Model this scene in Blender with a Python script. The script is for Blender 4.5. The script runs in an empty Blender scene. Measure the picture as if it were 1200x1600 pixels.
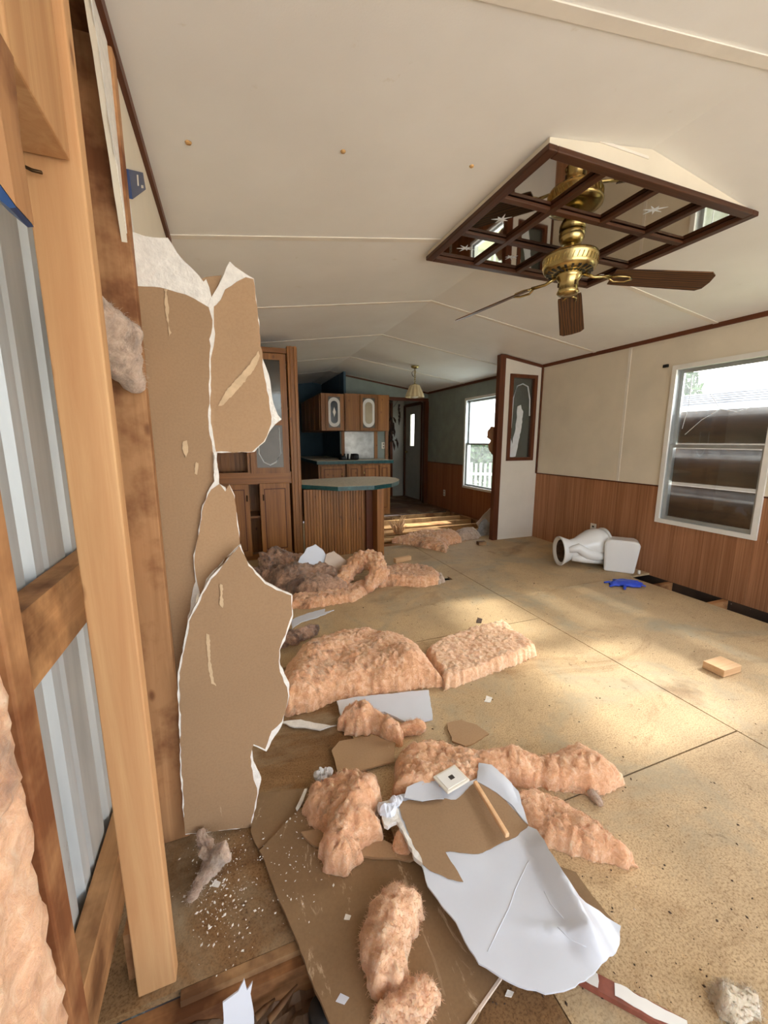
import bpy, bmesh, math, random
import numpy as np
from mathutils import Vector, Matrix, noise as mnoise
from mathutils.geometry import delaunay_2d_cdt

random.seed(7)
scene = bpy.context.scene
COL = scene.collection

# ------------------------------------------------------------------ camera
CAM_H = 1.25
PITCH, YAW, FPX = math.radians(10.08), math.radians(20.87), 630.0
cd = bpy.data.cameras.new('camera')
cam = bpy.data.objects.new('camera', cd)
COL.objects.link(cam)
cd.sensor_fit = 'HORIZONTAL'; cd.sensor_width = 36.0; cd.lens = FPX / 1200.0 * 36.0
cd.clip_start = 0.02; cd.clip_end = 300
cam.location = (0, 0, CAM_H)
cam.rotation_euler = (math.pi / 2 - PITCH, 0, -YAW)
scene.camera = cam

# ------------------------------------------------------------------ light
w = bpy.data.worlds.new('world'); scene.world = w
w.use_nodes = True
wn = w.node_tree.nodes; wl = w.node_tree.links
wn.clear()
wo = wn.new('ShaderNodeOutputWorld'); wb = wn.new('ShaderNodeBackground')
sky = wn.new('ShaderNodeTexSky'); sky.sky_type = 'NISHITA'
sky.sun_disc = False; sky.sun_elevation = math.radians(39); sky.sun_rotation = math.radians(90)
sky.air_density = 1.0; sky.dust_density = 4.0; sky.ozone_density = 1.0
hs = wn.new('ShaderNodeHueSaturation'); hs.inputs['Saturation'].default_value = 0.45
wl.new(sky.outputs[0], hs.inputs['Color']); wl.new(hs.outputs[0], wb.inputs[0])
wb.inputs[1].default_value = 2.4
wl.new(wb.outputs[0], wo.inputs[0])

sd = bpy.data.lights.new('sun', 'SUN'); sd.energy = 14.0; sd.angle = math.radians(4.2); sd.color = (1.0, 0.95, 0.86)
sun = bpy.data.objects.new('sun', sd); COL.objects.link(sun)
sun.rotation_euler = Vector((1, -0.05, 0.80)).to_track_quat('Z', 'Y').to_euler()

vs = scene.view_settings
vs.view_transform = 'Standard'; vs.look = 'None'; vs.gamma = 1.0; vs.use_curve_mapping = False
vs.exposure = -0.84
scene.cycles.max_bounces = 10; scene.cycles.diffuse_bounces = 6; scene.cycles.transparent_max_bounces = 12
scene.cycles.sample_clamp_indirect = 6.0

# ------------------------------------------------------------------ maths helpers (real planes of the room)
_fw = Vector((math.sin(YAW) * math.cos(PITCH), math.cos(YAW) * math.cos(PITCH), -math.sin(PITCH)))
_rt = Vector((math.cos(YAW), -math.sin(YAW), 0)); _up = _rt.cross(_fw)
_C = Vector((0, 0, CAM_H))
def ray(u, v): return _fw * FPX + _rt * (u - 600) - _up * (v - 800)
def onz(u, v, z=0.0):
    d = ray(u, v); return _C + d * ((z - CAM_H) / d.z)
def onx(u, v, x):
    d = ray(u, v); return _C + d * (x / d.x)
def ony(u, v, y):
    d = ray(u, v); return _C + d * (y / d.y)
XL, XR, XM = -0.20, 3.69, 1.735
ZW, ZR = 2.165, 2.45
SL = (ZR - ZW) / (XR - XM)
def ceil_z(x): return ZR - SL * abs(x - XM)

# ------------------------------------------------------------------ materials
def lin(c):
    return tuple(((v / 255) / 12.92 if v / 255 <= 0.04045 else ((v / 255 + 0.055) / 1.055) ** 2.4) for v in c) + (1.0,)
M = {}
def newmat(name):
    m = bpy.data.materials.new(name); m.use_nodes = True
    nt = m.node_tree; b = nt.nodes['Principled BSDF']
    M[name] = m
    return m, nt, b
def ramp(nt, fac, stops):
    r = nt.nodes.new('ShaderNodeValToRGB'); e = r.color_ramp.elements
    while len(e) < len(stops): e.new(0.5)
    for el, (p, c) in zip(e, stops): el.position = p; el.color = c
    nt.links.new(fac, r.inputs[0]); return r.outputs[0]
def coord(nt, scale=(1, 1, 1), kind='Object'):
    t = nt.nodes.new('ShaderNodeTexCoord'); mp = nt.nodes.new('ShaderNodeMapping')
    mp.inputs['Scale'].default_value = scale
    nt.links.new(t.outputs[kind], mp.inputs[0]); return mp.outputs[0]
def noise(nt, vec, scale, detail=4, rough=0.55, dist=0.0):
    n = nt.nodes.new('ShaderNodeTexNoise'); n.inputs['Scale'].default_value = scale
    n.inputs['Detail'].default_value = detail; n.inputs['Roughness'].default_value = rough
    n.inputs['Distortion'].default_value = dist
    nt.links.new(vec, n.inputs['Vector']); return n.outputs[0]
def mix(nt, a, b, fac, mode='MIX'):
    m = nt.nodes.new('ShaderNodeMix'); m.data_type = 'RGBA'; m.blend_type = mode
    for sock, val in ((m.inputs[0], fac), (m.inputs[6], a), (m.inputs[7], b)):
        if hasattr(val, 'links'): nt.links.new(val, sock)
        else: sock.default_value = val
    return m.outputs[2]
def bump(nt, b, h, strength=0.3, dist=0.01):
    n = nt.nodes.new('ShaderNodeBump'); n.inputs['Strength'].default_value = strength; n.inputs['Distance'].default_value = dist
    nt.links.new(h, n.inputs['Height']); nt.links.new(n.outputs[0], b.inputs['Normal'])
def rnd(nt):
    o = nt.nodes.new('ShaderNodeObjectInfo'); return o.outputs['Random']
def plain(name, c, rough=0.6, metal=0.0, var=0.12, scale=6, bmp=0.0, bscale=60):
    m, nt, b = newmat(name)
    v = coord(nt); n = noise(nt, v, scale, 5)
    d = tuple(x * (1 - var) for x in lin(c)[:3]) + (1,); l = tuple(min(1, x * (1 + var)) for x in lin(c)[:3]) + (1,)
    nt.links.new(ramp(nt, n, [(0.3, d), (0.7, l)]), b.inputs['Base Color'])
    b.inputs['Roughness'].default_value = rough; b.inputs['Metallic'].default_value = metal
    if bmp: bump(nt, b, noise(nt, v, bscale, 4), bmp, 0.004)
    return m
def wood(name, dark, light, axis='z', fine=38, rough=0.55, knots=False, dirt=None, spec=0.3):
    m, nt, b = newmat(name)
    s = {'x': (1.2, fine, fine), 'y': (fine, 1.2, fine), 'z': (fine, fine, 1.2)}[axis]
    v = coord(nt, s)
    n1 = noise(nt, v, 1.0, 6, 0.65, 0.6)
    s2 = tuple(x / 6 for x in s)
    n2 = noise(nt, coord(nt, s2), 1.0, 3, 0.5, 0.8)
    c = ramp(nt, n1, [(0.25, lin(dark)), (0.5, lin(tuple((a + bb) / 2 for a, bb in zip(dark, light)))), (0.75, lin(light))])
    c2 = ramp(nt, n2, [(0.3, (0.72, 0.68, 0.62, 1)), (0.62, (1, 1, 1, 1))])
    c = mix(nt, c, c2, 0.8, 'MULTIPLY')
    if knots:
        vo = nt.nodes.new('ShaderNodeTexVoronoi'); vo.inputs['Scale'].default_value = 1.0
        k = {'x': (3, 9, 9), 'y': (9, 3, 9), 'z': (11, 11, 5.5)}[axis]
        nt.links.new(coord(nt, k), vo.inputs['Vector'])
        kc = ramp(nt, vo.outputs['Distance'], [(0.05, (0.28, 0.16, 0.09, 1)), (0.13, (1, 1, 1, 1))])
        c = mix(nt, c, kc, 0.75, 'MULTIPLY')
    if dirt:
        dn = noise(nt, coord(nt), dirt[0], 5, 0.6)
        c = mix(nt, c, ramp(nt, dn, [(dirt[1], lin(dirt[2])), (dirt[1] + 0.18, (1, 1, 1, 1))]), 0.85, 'MULTIPLY')
    rr = rnd(nt)
    hsv = nt.nodes.new('ShaderNodeHueSaturation')
    mr = nt.nodes.new('ShaderNodeMapRange'); mr.inputs[3].default_value = 0.88; mr.inputs[4].default_value = 1.1
    nt.links.new(rr, mr.inputs[0]); nt.links.new(mr.outputs[0], hsv.inputs['Value']); nt.links.new(c, hsv.inputs['Color'])
    nt.links.new(hsv.outputs[0], b.inputs['Base Color'])
    b.inputs['Roughness'].default_value = rough; b.inputs['Specular IOR Level'].default_value = spec
    bump(nt, b, n1, 0.15, 0.002)
    return m
wood('stud', (186, 136, 92), (214, 172, 124), 'z', 30, 0.7, knots=True)
wood('stud_dirty', (160, 116, 78), (204, 156, 110), 'z', 30, 0.75, knots=True, dirt=(5, 0.36, (150, 110, 80)))
wood('stud_y', (164, 120, 80), (206, 160, 112), 'y', 36, 0.7, dirt=(4, 0.36, (120, 95, 75)))
wood('stud_x', (150, 104, 64), (196, 146, 98), 'x', 36, 0.75, dirt=(4, 0.4, (120, 90, 66)))
wood('joist', (196, 148, 96), (228, 186, 132), 'x', 36, 0.7, dirt=(3, 0.36, (150, 110, 80)))
wood('block_wood', (222, 176, 128), (244, 206, 164), 'x', 40, 0.6)
wood('cabinet', (116, 74, 36), (176, 120, 64), 'z', 34, 0.4, knots=True, spec=0.4)
wood('cabinet_x', (116, 74, 36), (170, 114, 60), 'x', 34, 0.4, spec=0.4)
wood('trim', (78, 40, 22), (110, 62, 36), 'z', 30, 0.45)
wood('trim_y', (78, 40, 22), (110, 62, 36), 'y', 30, 0.45)
wood('trim_x', (78, 40, 22), (110, 62, 36), 'x', 30, 0.45)
wood('dark_oak', (44, 26, 14), (92, 60, 34), 'x', 40, 0.4)
wood('dark_bar_y', (52, 28, 16), (88, 52, 30), 'y', 40, 0.45)
wood('dark_bar_x', (52, 28, 16), (88, 52, 30), 'x', 40, 0.45)
wood('plywood', (58, 40, 26), (112, 82, 54), 'y', 12, 0.6, knots=True)
wood('wainscot', (144, 96, 66), (194, 142, 104), 'z', 60, 0.5)
wood('wainscot_dark', (140, 86, 52), (180, 120, 78), 'z', 60, 0.5)
wood('plank_grey', (150, 116, 80), (190, 152, 110), 'x', 30, 0.75, dirt=(4, 0.42, (110, 80, 58)))
def add_grooves(name, pitch):
    m = M[name]; nt = m.node_tree; b = nt.nodes['Principled BSDF']
    src = b.inputs['Base Color'].links[0].from_socket
    t = nt.nodes.new('ShaderNodeTexCoord'); sx = nt.nodes.new('ShaderNodeSeparateXYZ'); nt.links.new(t.outputs['Object'], sx.inputs[0])
    d = nt.nodes.new('ShaderNodeMath'); d.operation = 'DIVIDE'; d.inputs[1].default_value = pitch; nt.links.new(sx.outputs['Y'], d.inputs[0])
    f = nt.nodes.new('ShaderNodeMath'); f.operation = 'FRACT'; nt.links.new(d.outputs[0], f.inputs[0])
    c = ramp(nt, f.outputs[0], [(0.0, (0.62, 0.56, 0.5, 1)), (0.14, (1, 1, 1, 1))])
    fl = nt.nodes.new('ShaderNodeMath'); fl.operation = 'FLOOR'; nt.links.new(d.outputs[0], fl.inputs[0])
    wn_ = nt.nodes.new('ShaderNodeTexWhiteNoise'); wn_.noise_dimensions = '1D'; nt.links.new(fl.outputs[0], wn_.inputs['W'])
    c2 = ramp(nt, wn_.outputs['Value'], [(0, (0.82, 0.8, 0.78, 1)), (1, (1.0, 1.0, 1.0, 1))])
    o = mix(nt, mix(nt, src, c, 1.0, 'MULTIPLY'), c2, 1.0, 'MULTIPLY'); nt.links.new(o, b.inputs['Base Color'])
add_grooves('wainscot', 0.03)

plain('wallboard', (222, 212, 192), 0.75, var=0.06, scale=3, bmp=0.1, bscale=120)
plain('stub_white', (222, 216, 204), 0.7, var=0.05, scale=3)
plain('blue_wall', (140, 149, 141), 0.7, var=0.12, scale=5)
plain('navy_wall', (58, 86, 102), 0.7, var=0.12, scale=5)
plain('grey_wall', (170, 168, 158), 0.7, var=0.08)
plain('batten', (228, 221, 208), 0.65, var=0.05)
plain('white_frame', (232, 230, 224), 0.5, var=0.05, scale=8)
plain('alu', (176, 180, 180), 0.35, 0.6, var=0.1)
plain('brass', (190, 170, 116), 0.24, 1.0, var=0.12, scale=12)
plain('black', (14, 14, 16), 0.5)
plain('black_iron', (24, 22, 22), 0.45, 0.3)
plain('outlet', (226, 220, 206), 0.45, var=0.03)
plain('outlet_slot', (60, 55, 50), 0.6)
plain('porcelain', (226, 226, 224), 0.12, var=0.03, scale=3)
plain('stained', (66, 48, 34), 0.9, var=0.5, scale=30)
plain('glove', (38, 70, 190), 0.45, var=0.25, scale=14, bmp=0.3)
plain('shade_glass', (206, 190, 150), 0.35, var=0.1)
plain('bulb', (240, 236, 224), 0.1)
plain('etch', (216, 222, 226), 0.5, var=0.06, scale=20)
plain('cab_glass', (34, 52, 70), 0.08, var=0.2)
plain('mirror_glass_tan', (176, 164, 140), 0.2, 0.2, var=0.15)
plain('steel', (196, 198, 196), 0.3, 0.75, var=0.25, scale=9)
plain('shelf_glass', (92, 88, 82), 0.25, var=0.15)
plain('blue_plastic', (24, 48, 92), 0.45, var=0.15)
plain('navy_paint', (26, 62, 110), 0.5, var=0.2, scale=20)
plain('pink_paper', (214, 196, 178), 0.7)
plain('rag', (150, 146, 142), 0.85, var=0.4, scale=16)
plain('shingle', (74, 76, 84), 0.9, var=0.5, scale=14)
plain('fascia', (236, 240, 244), 0.5)
plain('neighbour_wall', (120, 104, 92), 0.8)
plain('fence_white', (224, 224, 220), 0.6)
plain('chrome', (210, 212, 212), 0.15, 1.0)
plain('feather', (60, 44, 34), 0.8, var=0.4, scale=30)
plain('hardware', (70, 52, 32), 0.4, 0.8)
plain('cardboard', (110, 74, 44), 0.85, var=0.25)
plain('concrete', (206, 202, 192), 0.85, var=0.08, scale=2)  # pale tone of the slab added to bounce light indoors
plain('fence_gap', (230, 232, 236), 0.5)

def mk_ceiling():
    m, nt, b = newmat('ceiling')
    v = coord(nt); n = noise(nt, v, 1.6, 4); f = noise(nt, v, 170, 3)
    c = ramp(nt, n, [(0.3, lin((230, 228, 222))), (0.7, lin((240, 239, 234)))])
    s = noise(nt, v, 7.0, 5, 0.7)
    c = mix(nt, c, ramp(nt, s, [(0.24, (0.80, 0.74, 0.64, 1)), (0.34, (1, 1, 1, 1))]), 0.6, 'MULTIPLY')
    nt.links.new(c, b.inputs['Base Color']); b.inputs['Roughness'].default_value = 0.75
    bump(nt, b, f, 0.2, 0.002)
mk_ceiling()
def mk_floor(name, tint, dirty):
    m, nt, b = newmat(name)
    v = coord(nt)
    base = ramp(nt, noise(nt, v, 2.2, 5), [(0.3, lin(tuple(x * 0.86 for x in tint))), (0.7, lin(tint))])
    fleck = ramp(nt, noise(nt, v, 170, 4, 0.75), [(0.37, (0.42, 0.34, 0.24, 1)), (0.53, (1, 1, 1, 1))])
    c = mix(nt, base, fleck, 0.8, 'MULTIPLY')
    fl2 = ramp(nt, noise(nt, v, 60, 3, 0.7), [(0.60, (1, 1, 1, 1)), (0.74, (1.25, 1.15, 1.0, 1))])
    c = mix(nt, c, fl2, 0.6, 'MULTIPLY')
    grey = ramp(nt, noise(nt, v, 1.7, 7, 0.68, 0.6), [(0.49, (0, 0, 0, 1)), (0.64, (0.85, 0.85, 0.85, 1))])
    c = mix(nt, c, lin((158, 146, 122)), grey)
    brown = ramp(nt, noise(nt, coord(nt, (1, 1.7, 1)), 1.3, 8, 0.7, 1.0), [(0.28 + dirty, (0.48, 0.36, 0.25, 1)), (0.44 + dirty, (1, 1, 1, 1))])
    c = mix(nt, c, brown, 0.75, 'MULTIPLY')
    spot = ramp(nt, noise(nt, v, 9, 6, 0.75), [(0.30, (0.34, 0.27, 0.2, 1)), (0.37, (1, 1, 1, 1))])
    c = mix(nt, c, spot, 0.8, 'MULTIPLY')
    c = mix(nt, c, ramp(nt, noise(nt, v, 28, 6, 0.8), [(0.33, (0.55, 0.46, 0.36, 1)), (0.45, (1, 1, 1, 1))]), 0.6, 'MULTIPLY')
    # scorched stain beside the pine block
    vd = nt.nodes.new('ShaderNodeVectorMath'); vd.operation = 'DISTANCE'; vd.inputs[1].default_value = (2.06, 1.20, 0)
    wob = nt.nodes.new('ShaderNodeVectorMath'); wob.operation = 'MULTIPLY_ADD'
    nn_ = nt.nodes.new('ShaderNodeTexNoise'); nn_.inputs['Scale'].default_value = 7; nn_.inputs['Detail'].default_value = 6; nt.links.new(v, nn_.inputs['Vector'])
    nt.links.new(nn_.outputs['Color'], wob.inputs[0]); wob.inputs[1].default_value = (0.34, 0.34, 0.0); nt.links.new(v, wob.inputs[2])
    sh2 = nt.nodes.new('ShaderNodeVectorMath'); sh2.operation = 'ADD'; sh2.inputs[1].default_value = (-0.17, -0.17, 0); nt.links.new(wob.outputs[0], sh2.inputs[0])
    nt.links.new(sh2.outputs[0], vd.inputs[0])
    c = mix(nt, c, ramp(nt, vd.outputs['Value'], [(0.02, (0.40, 0.29, 0.19, 1)), (0.13, (1, 1, 1, 1))]), 0.8, 'MULTIPLY')
    nt.links.new(c, b.inputs['Base Color']); b.inputs['Roughness'].default_value = 0.62
    b.inputs['Specular IOR Level'].default_value = 0.3
    bump(nt, b, noise(nt, v, 90, 4), 0.2, 0.003)
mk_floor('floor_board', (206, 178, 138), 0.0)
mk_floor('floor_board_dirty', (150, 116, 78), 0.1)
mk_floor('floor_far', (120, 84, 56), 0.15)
def mk_insul(name, c0, c1, c2, dirt=0.34):
    m, nt, b = newmat(name)
    v = coord(nt)
    n = noise(nt, v, 34, 7, 0.75, 0.8)
    c = ramp(nt, n, [(0.28, lin(c0)), (0.5, lin(c1)), (0.74, lin(c2))])
    d = ramp(nt, noise(nt, v, 5, 6, 0.7, 0.6), [(dirt - 0.06, lin((110, 92, 78))), (dirt + 0.08, (1, 1, 1, 1))])
    c = mix(nt, c, d, 0.85, 'MULTIPLY')
    nt.links.new(c, b.inputs['Base Color']); b.inputs['Roughness'].default_value = 0.95
    b.inputs['Specular IOR Level'].default_value = 0.1
    b.inputs['Sheen Weight'].default_value = 0.3; b.inputs['Sheen Roughness'].default_value = 0.6
    s = noise(nt, coord(nt, (1, 1.6, 1)), 75, 6, 0.7, 1.2)
    bump(nt, b, s, 0.55, 0.012)
    b.inputs['Subsurface Weight'].default_value = 0.35; b.inputs['Subsurface Radius'].default_value = (1.0, 0.6, 0.4); b.inputs['Subsurface Scale'].default_value = 0.02
mk_insul('insulation', (194, 134, 94), (228, 176, 134), (248, 218, 186), 0.36)
mk_insul('insulation_light', (206, 152, 112), (234, 188, 148), (250, 226, 198), 0.31)
mk_insul('insulation_dirty', (112, 92, 76), (178, 140, 114), (222, 184, 156), 0.45)
mk_insul('insulation_grey', (150, 128, 110), (190, 166, 146), (222, 202, 182), 0.36)
mk_insul('insulation_cream', (186, 168, 140), (216, 200, 174), (238, 228, 208), 0.3)
def mk_paper(name, tint, scuff=0.7):
    m, nt, b = newmat(name)
    v = coord(nt)
    c = ramp(nt, noise(nt, v, 3, 5), [(0.3, lin(tuple(x * 0.94 for x in tint))), (0.7, lin(tint))])
    f = noise(nt, v, 160, 3)
    c = mix(nt, c, ramp(nt, f, [(0.3, (0.86, 0.84, 0.82, 1)), (0.6, (1, 1, 1, 1))]), 0.6, 'MULTIPLY')
    s = ramp(nt, noise(nt, coord(nt, (3, 1, 1)), 5, 7, 0.75, 0.6), [(scuff, (0, 0, 0, 1)), (scuff + 0.06, (0.55, 0.55, 0.55, 1))])
    c = mix(nt, c, lin((214, 190, 158)), s)
    k = ramp(nt, noise(nt, v, 26, 2), [(0.19, (0.2, 0.14, 0.1, 1)), (0.22, (1, 1, 1, 1))])
    c = mix(nt, c, k, 1.0, 'MULTIPLY')
    nt.links.new(c, b.inputs['Base Color']); b.inputs['Roughness'].default_value = 0.8
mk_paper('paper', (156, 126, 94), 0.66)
mk_paper("paper_lit", (168, 136, 102), 0.68)  # lighter copy of the paper, with stronger light put into its colour
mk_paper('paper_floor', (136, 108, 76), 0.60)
plain('gypsum', (230, 226, 218), 0.9, var=0.1, scale=40, bmp=0.9, bscale=110)
plain('white_paper', (208, 213, 222), 0.32, var=0.03, scale=5, bmp=0.08, bscale=14)
def mk_siding():
    m, nt, b = newmat('siding')
    v = coord(nt, (1, 6, 0.8))
    c = ramp(nt, noise(nt, v, 3, 5), [(0.3, lin((176, 184, 188))), (0.7, lin((206, 212, 214)))])
    d = ramp(nt, noise(nt, coord(nt), 16, 6, 0.75), [(0.25, (0.5, 0.46, 0.42, 1)), (0.32, (1, 1, 1, 1))])
    c = mix(nt, c, d, 0.7, 'MULTIPLY')
    nt.links.new(c, b.inputs['Base Color']); b.inputs['Roughness'].default_value = 0.45; b.inputs['Metallic'].default_value = 0.25
mk_siding()
def mk_counter():
    m, nt, b = newmat('counter_top')
    v = coord(nt)
    c = ramp(nt, noise(nt, v, 40, 5, 0.7), [(0.35, lin((186, 178, 160))), (0.65, lin((222, 214, 196)))])
    c = mix(nt, c, ramp(nt, noise(nt, v, 10, 5, 0.7), [(0.28, (0.4, 0.32, 0.26, 1)), (0.34, (1, 1, 1, 1))]), 0.8, 'MULTIPLY')
    nt.links.new(c, b.inputs['Base Color']); b.inputs['Roughness'].default_value = 0.5
    m, nt, b = newmat('counter_edge')
    c = ramp(nt, noise(nt, coord(nt), 26, 5, 0.7), [(0.35, lin((10, 56, 62))), (0.62, lin((22, 84, 88))), (0.8, lin((90, 130, 128)))])
    nt.links.new(c, b.inputs['Base Color']); b.inputs['Roughness'].default_value = 0.35
mk_counter()
def mk_glass(name, tint, gloss, rough=0.02, diffuse=0.0):
    m = bpy.data.materials.new(name); m.use_nodes = True; nt = m.node_tree; nt.nodes.clear(); M[name] = m
    o = nt.nodes.new('ShaderNodeOutputMaterial'); t = nt.nodes.new('ShaderNodeBsdfTransparent'); g = nt.nodes.new('ShaderNodeBsdfGlossy')
    t.inputs[0].default_value = tint; g.inputs['Roughness'].default_value = rough
    a = nt.nodes.new('ShaderNodeMixShader'); a.inputs[0].default_value = gloss
    nt.links.new(t.outputs[0], a.inputs[1]); nt.links.new(g.outputs[0], a.inputs[2])
    d = nt.nodes.new('ShaderNodeBsdfTranslucent'); d.inputs[0].default_value = (0.8, 0.85, 0.88, 1)
    e = nt.nodes.new('ShaderNodeMixShader')
    v = coord(nt); f = ramp(nt, noise(nt, v, 7, 6, 0.75), [(0.3, (diffuse * 0.4,) * 3 + (1,)), (0.75, (min(1, diffuse * 1.8),) * 3 + (1,))])
    nt.links.new(f, e.inputs[0]); nt.links.new(a.outputs[0], e.inputs[1]); nt.links.new(d.outputs[0], e.inputs[2])
    nt.links.new(e.outputs[0], o.inputs[0])
mk_glass('glass', (0.96, 0.98, 0.98, 1), 0.05, 0.02, 0.03)
mk_glass('glass_frost', (0.86, 0.92, 0.96, 1), 0.05, 0.1, 0.28)
mk_glass('glass_dirty', (0.62, 0.66, 0.66, 1), 0.10, 0.05, 0.12)
def mk_mirror():
    m, nt, b = newmat('mirror')
    b.inputs['Metallic'].default_value = 1.0; b.inputs['Roughness'].default_value = 0.03
    b.inputs['Base Color'].default_value = (0.62, 0.58, 0.52, 1)
mk_mirror()
def mk_leaf(name, a, c):
    m, nt, b = newmat(name)
    nt.links.new(ramp(nt, noise(nt, coord(nt), 4, 5), [(0.3, lin(a)), (0.7, lin(c))]), b.inputs['Base Color']); b.inputs['Roughness'].default_value = 0.7
mk_leaf('leaf', (44, 66, 40), (92, 118, 72)); mk_leaf('grass', (128, 140, 92), (176, 178, 132)); mk_leaf('dirt', (30, 22, 16), (70, 52, 38))
mk_leaf('rubble', (60, 44, 32), (120, 92, 66))
def mk_blade():
    m, nt, b = newmat('blade_wood')
    v = coord(nt, (2.2, 16, 16))
    wv = nt.nodes.new('ShaderNodeTexWave'); wv.inputs['Scale'].default_value = 1.2; wv.inputs['Distortion'].default_value = 7; wv.inputs['Detail'].default_value = 3
    wv.bands_direction = 'Y'; nt.links.new(v, wv.inputs[0])
    nt.links.new(ramp(nt, wv.outputs['Fac'], [(0.25, lin((48, 28, 14))), (0.6, lin((92, 60, 32)))]), b.inputs['Base Color'])
    b.inputs['Roughness'].default_value = 0.4
mk_blade()

# ------------------------------------------------------------------ mesh helpers
class MB:
    def __init__(s): s.v = []; s.f = []; s.sm = []
    def add(s, vs, fs, smooth=False):
        o = len(s.v); s.v += [tuple(p) for p in vs]; s.f += [tuple(i + o for i in f) for f in fs]; s.sm += [smooth] * len(fs); return s
    def box(s, x0, x1, y0, y1, z0, z1):
        vs = [(x, y, z) for z in (z0, z1) for y in (y0, y1) for x in (x0, x1)]
        return s.add(vs, [(0, 2, 3, 1), (4, 5, 7, 6), (0, 1, 5, 4), (2, 6, 7, 3), (0, 4, 6, 2), (1, 3, 7, 5)])
    def bar(s, p0, p1, wd, ht, up=(0, 0, 1)):
        p0 = Vector(p0); p1 = Vector(p1); a = (p1 - p0).normalized(); u = Vector(up)
        if abs(a.dot(u)) > 0.98: u = Vector((0, 1, 0))
        r = a.cross(u).normalized(); u = r.cross(a)
        vs = []
        for p in (p0, p1):
            for i, j in ((-1, -1), (1, -1), (1, 1), (-1, 1)): vs.append(p + r * (i * wd / 2) + u * (j * ht / 2))
        return s.add(vs, [(0, 1, 2, 3), (7, 6, 5, 4), (0, 4, 5, 1), (1, 5, 6, 2), (2, 6, 7, 3), (3, 7, 4, 0)])
    def loft(s, rings, cap0=True, cap1=True, smooth=True):
        n = len(rings[0]); vs = [p for r in rings for p in r]; fs = []
        for k in range(len(rings) - 1):
            for i in range(n):
                j = (i + 1) % n; fs.append((k * n + i, k * n + j, (k + 1) * n + j, (k + 1) * n + i))
        if cap0: fs.append(tuple(range(n))[::-1])
        if cap1: fs.append(tuple((len(rings) - 1) * n + i for i in range(n)))
        return s.add(vs, fs, smooth)
    def tube(s, pts, r, n=8):
        pts = [Vector(p) for p in pts]; rings = []
        rr = r if isinstance(r, (list, tuple)) else [r] * len(pts)
        for i, p in enumerate(pts):
            a = (pts[min(i + 1, len(pts) - 1)] - pts[max(i - 1, 0)]).normalized()
            u = Vector((0, 0, 1)) if abs(a.z) < 0.9 else Vector((1, 0, 0))
            e = a.cross(u).normalized(); g = e.cross(a)
            rings.append([p + (e * math.cos(t) + g * math.sin(t)) * rr[i] for t in [2 * math.pi * k / n for k in range(n)]])
        return s.loft(rings)
    def lathe(s, prof, c, n=24, cap=True):
        c = Vector(c)
        rings = [[c + Vector((r * math.cos(t), r * math.sin(t), z)) for t in [2 * math.pi * k / n for k in range(n)]] for r, z in prof]
        return s.loft(rings, cap, cap)
    def prism(s, poly, o, U, V, N, t):
        o = Vector(o); U = Vector(U); V = Vector(V); N = Vector(N)
        a = [o + U * p[0] + V * p[1] for p in poly]; b = [p + N * t for p in a]; n = len(a)
        fs = [tuple(range(n))[::-1], tuple(range(n, 2 * n))] + [(i, (i + 1) % n, n + (i + 1) % n, n + i) for i in range(n)]
        return s.add(a + b, fs)
    def build(s, name, mat, parent=None, bevel=0.0):
        me = bpy.data.meshes.new(name)
        L = parent_loc(parent)
        me.from_pydata([(p[0] - L.x, p[1] - L.y, p[2] - L.z) for p in s.v], [], s.f)
        me.polygons.foreach_set('use_smooth', s.sm)
        bm = bmesh.new(); bm.from_mesh(me); bmesh.ops.recalc_face_normals(bm, faces=bm.faces); bm.to_mesh(me); bm.free()
        me.materials.append(M[mat])
        o = bpy.data.objects.new(name, me); COL.objects.link(o)
        if parent: o.parent = parent
        if bevel:
            b = o.modifiers.new('bevel', 'BEVEL'); b.width = bevel; b.segments = 2; b.limit_method = 'ANGLE'
        return o
def parent_loc(p):
    L = Vector((0, 0, 0))
    while p is not None: L += p.location; p = p.parent
    return L
def tag(o, label=None, cat=None, group=None, kind=None):
    if label: o['label'] = label
    if cat: o['category'] = cat
    if group: o['group'] = group
    if kind: o['kind'] = kind
    return o
def empty(name, loc=(0, 0, 0), label=None, cat=None, group=None, kind=None):
    o = bpy.data.objects.new(name, None); COL.objects.link(o); o.location = loc; o.empty_display_size = 0.1
    return tag(o, label, cat, group, kind)
def bx(name, mat, parent, *a, bevel=0.0): return MB().box(*a).build(name, mat, parent, bevel)

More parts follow.
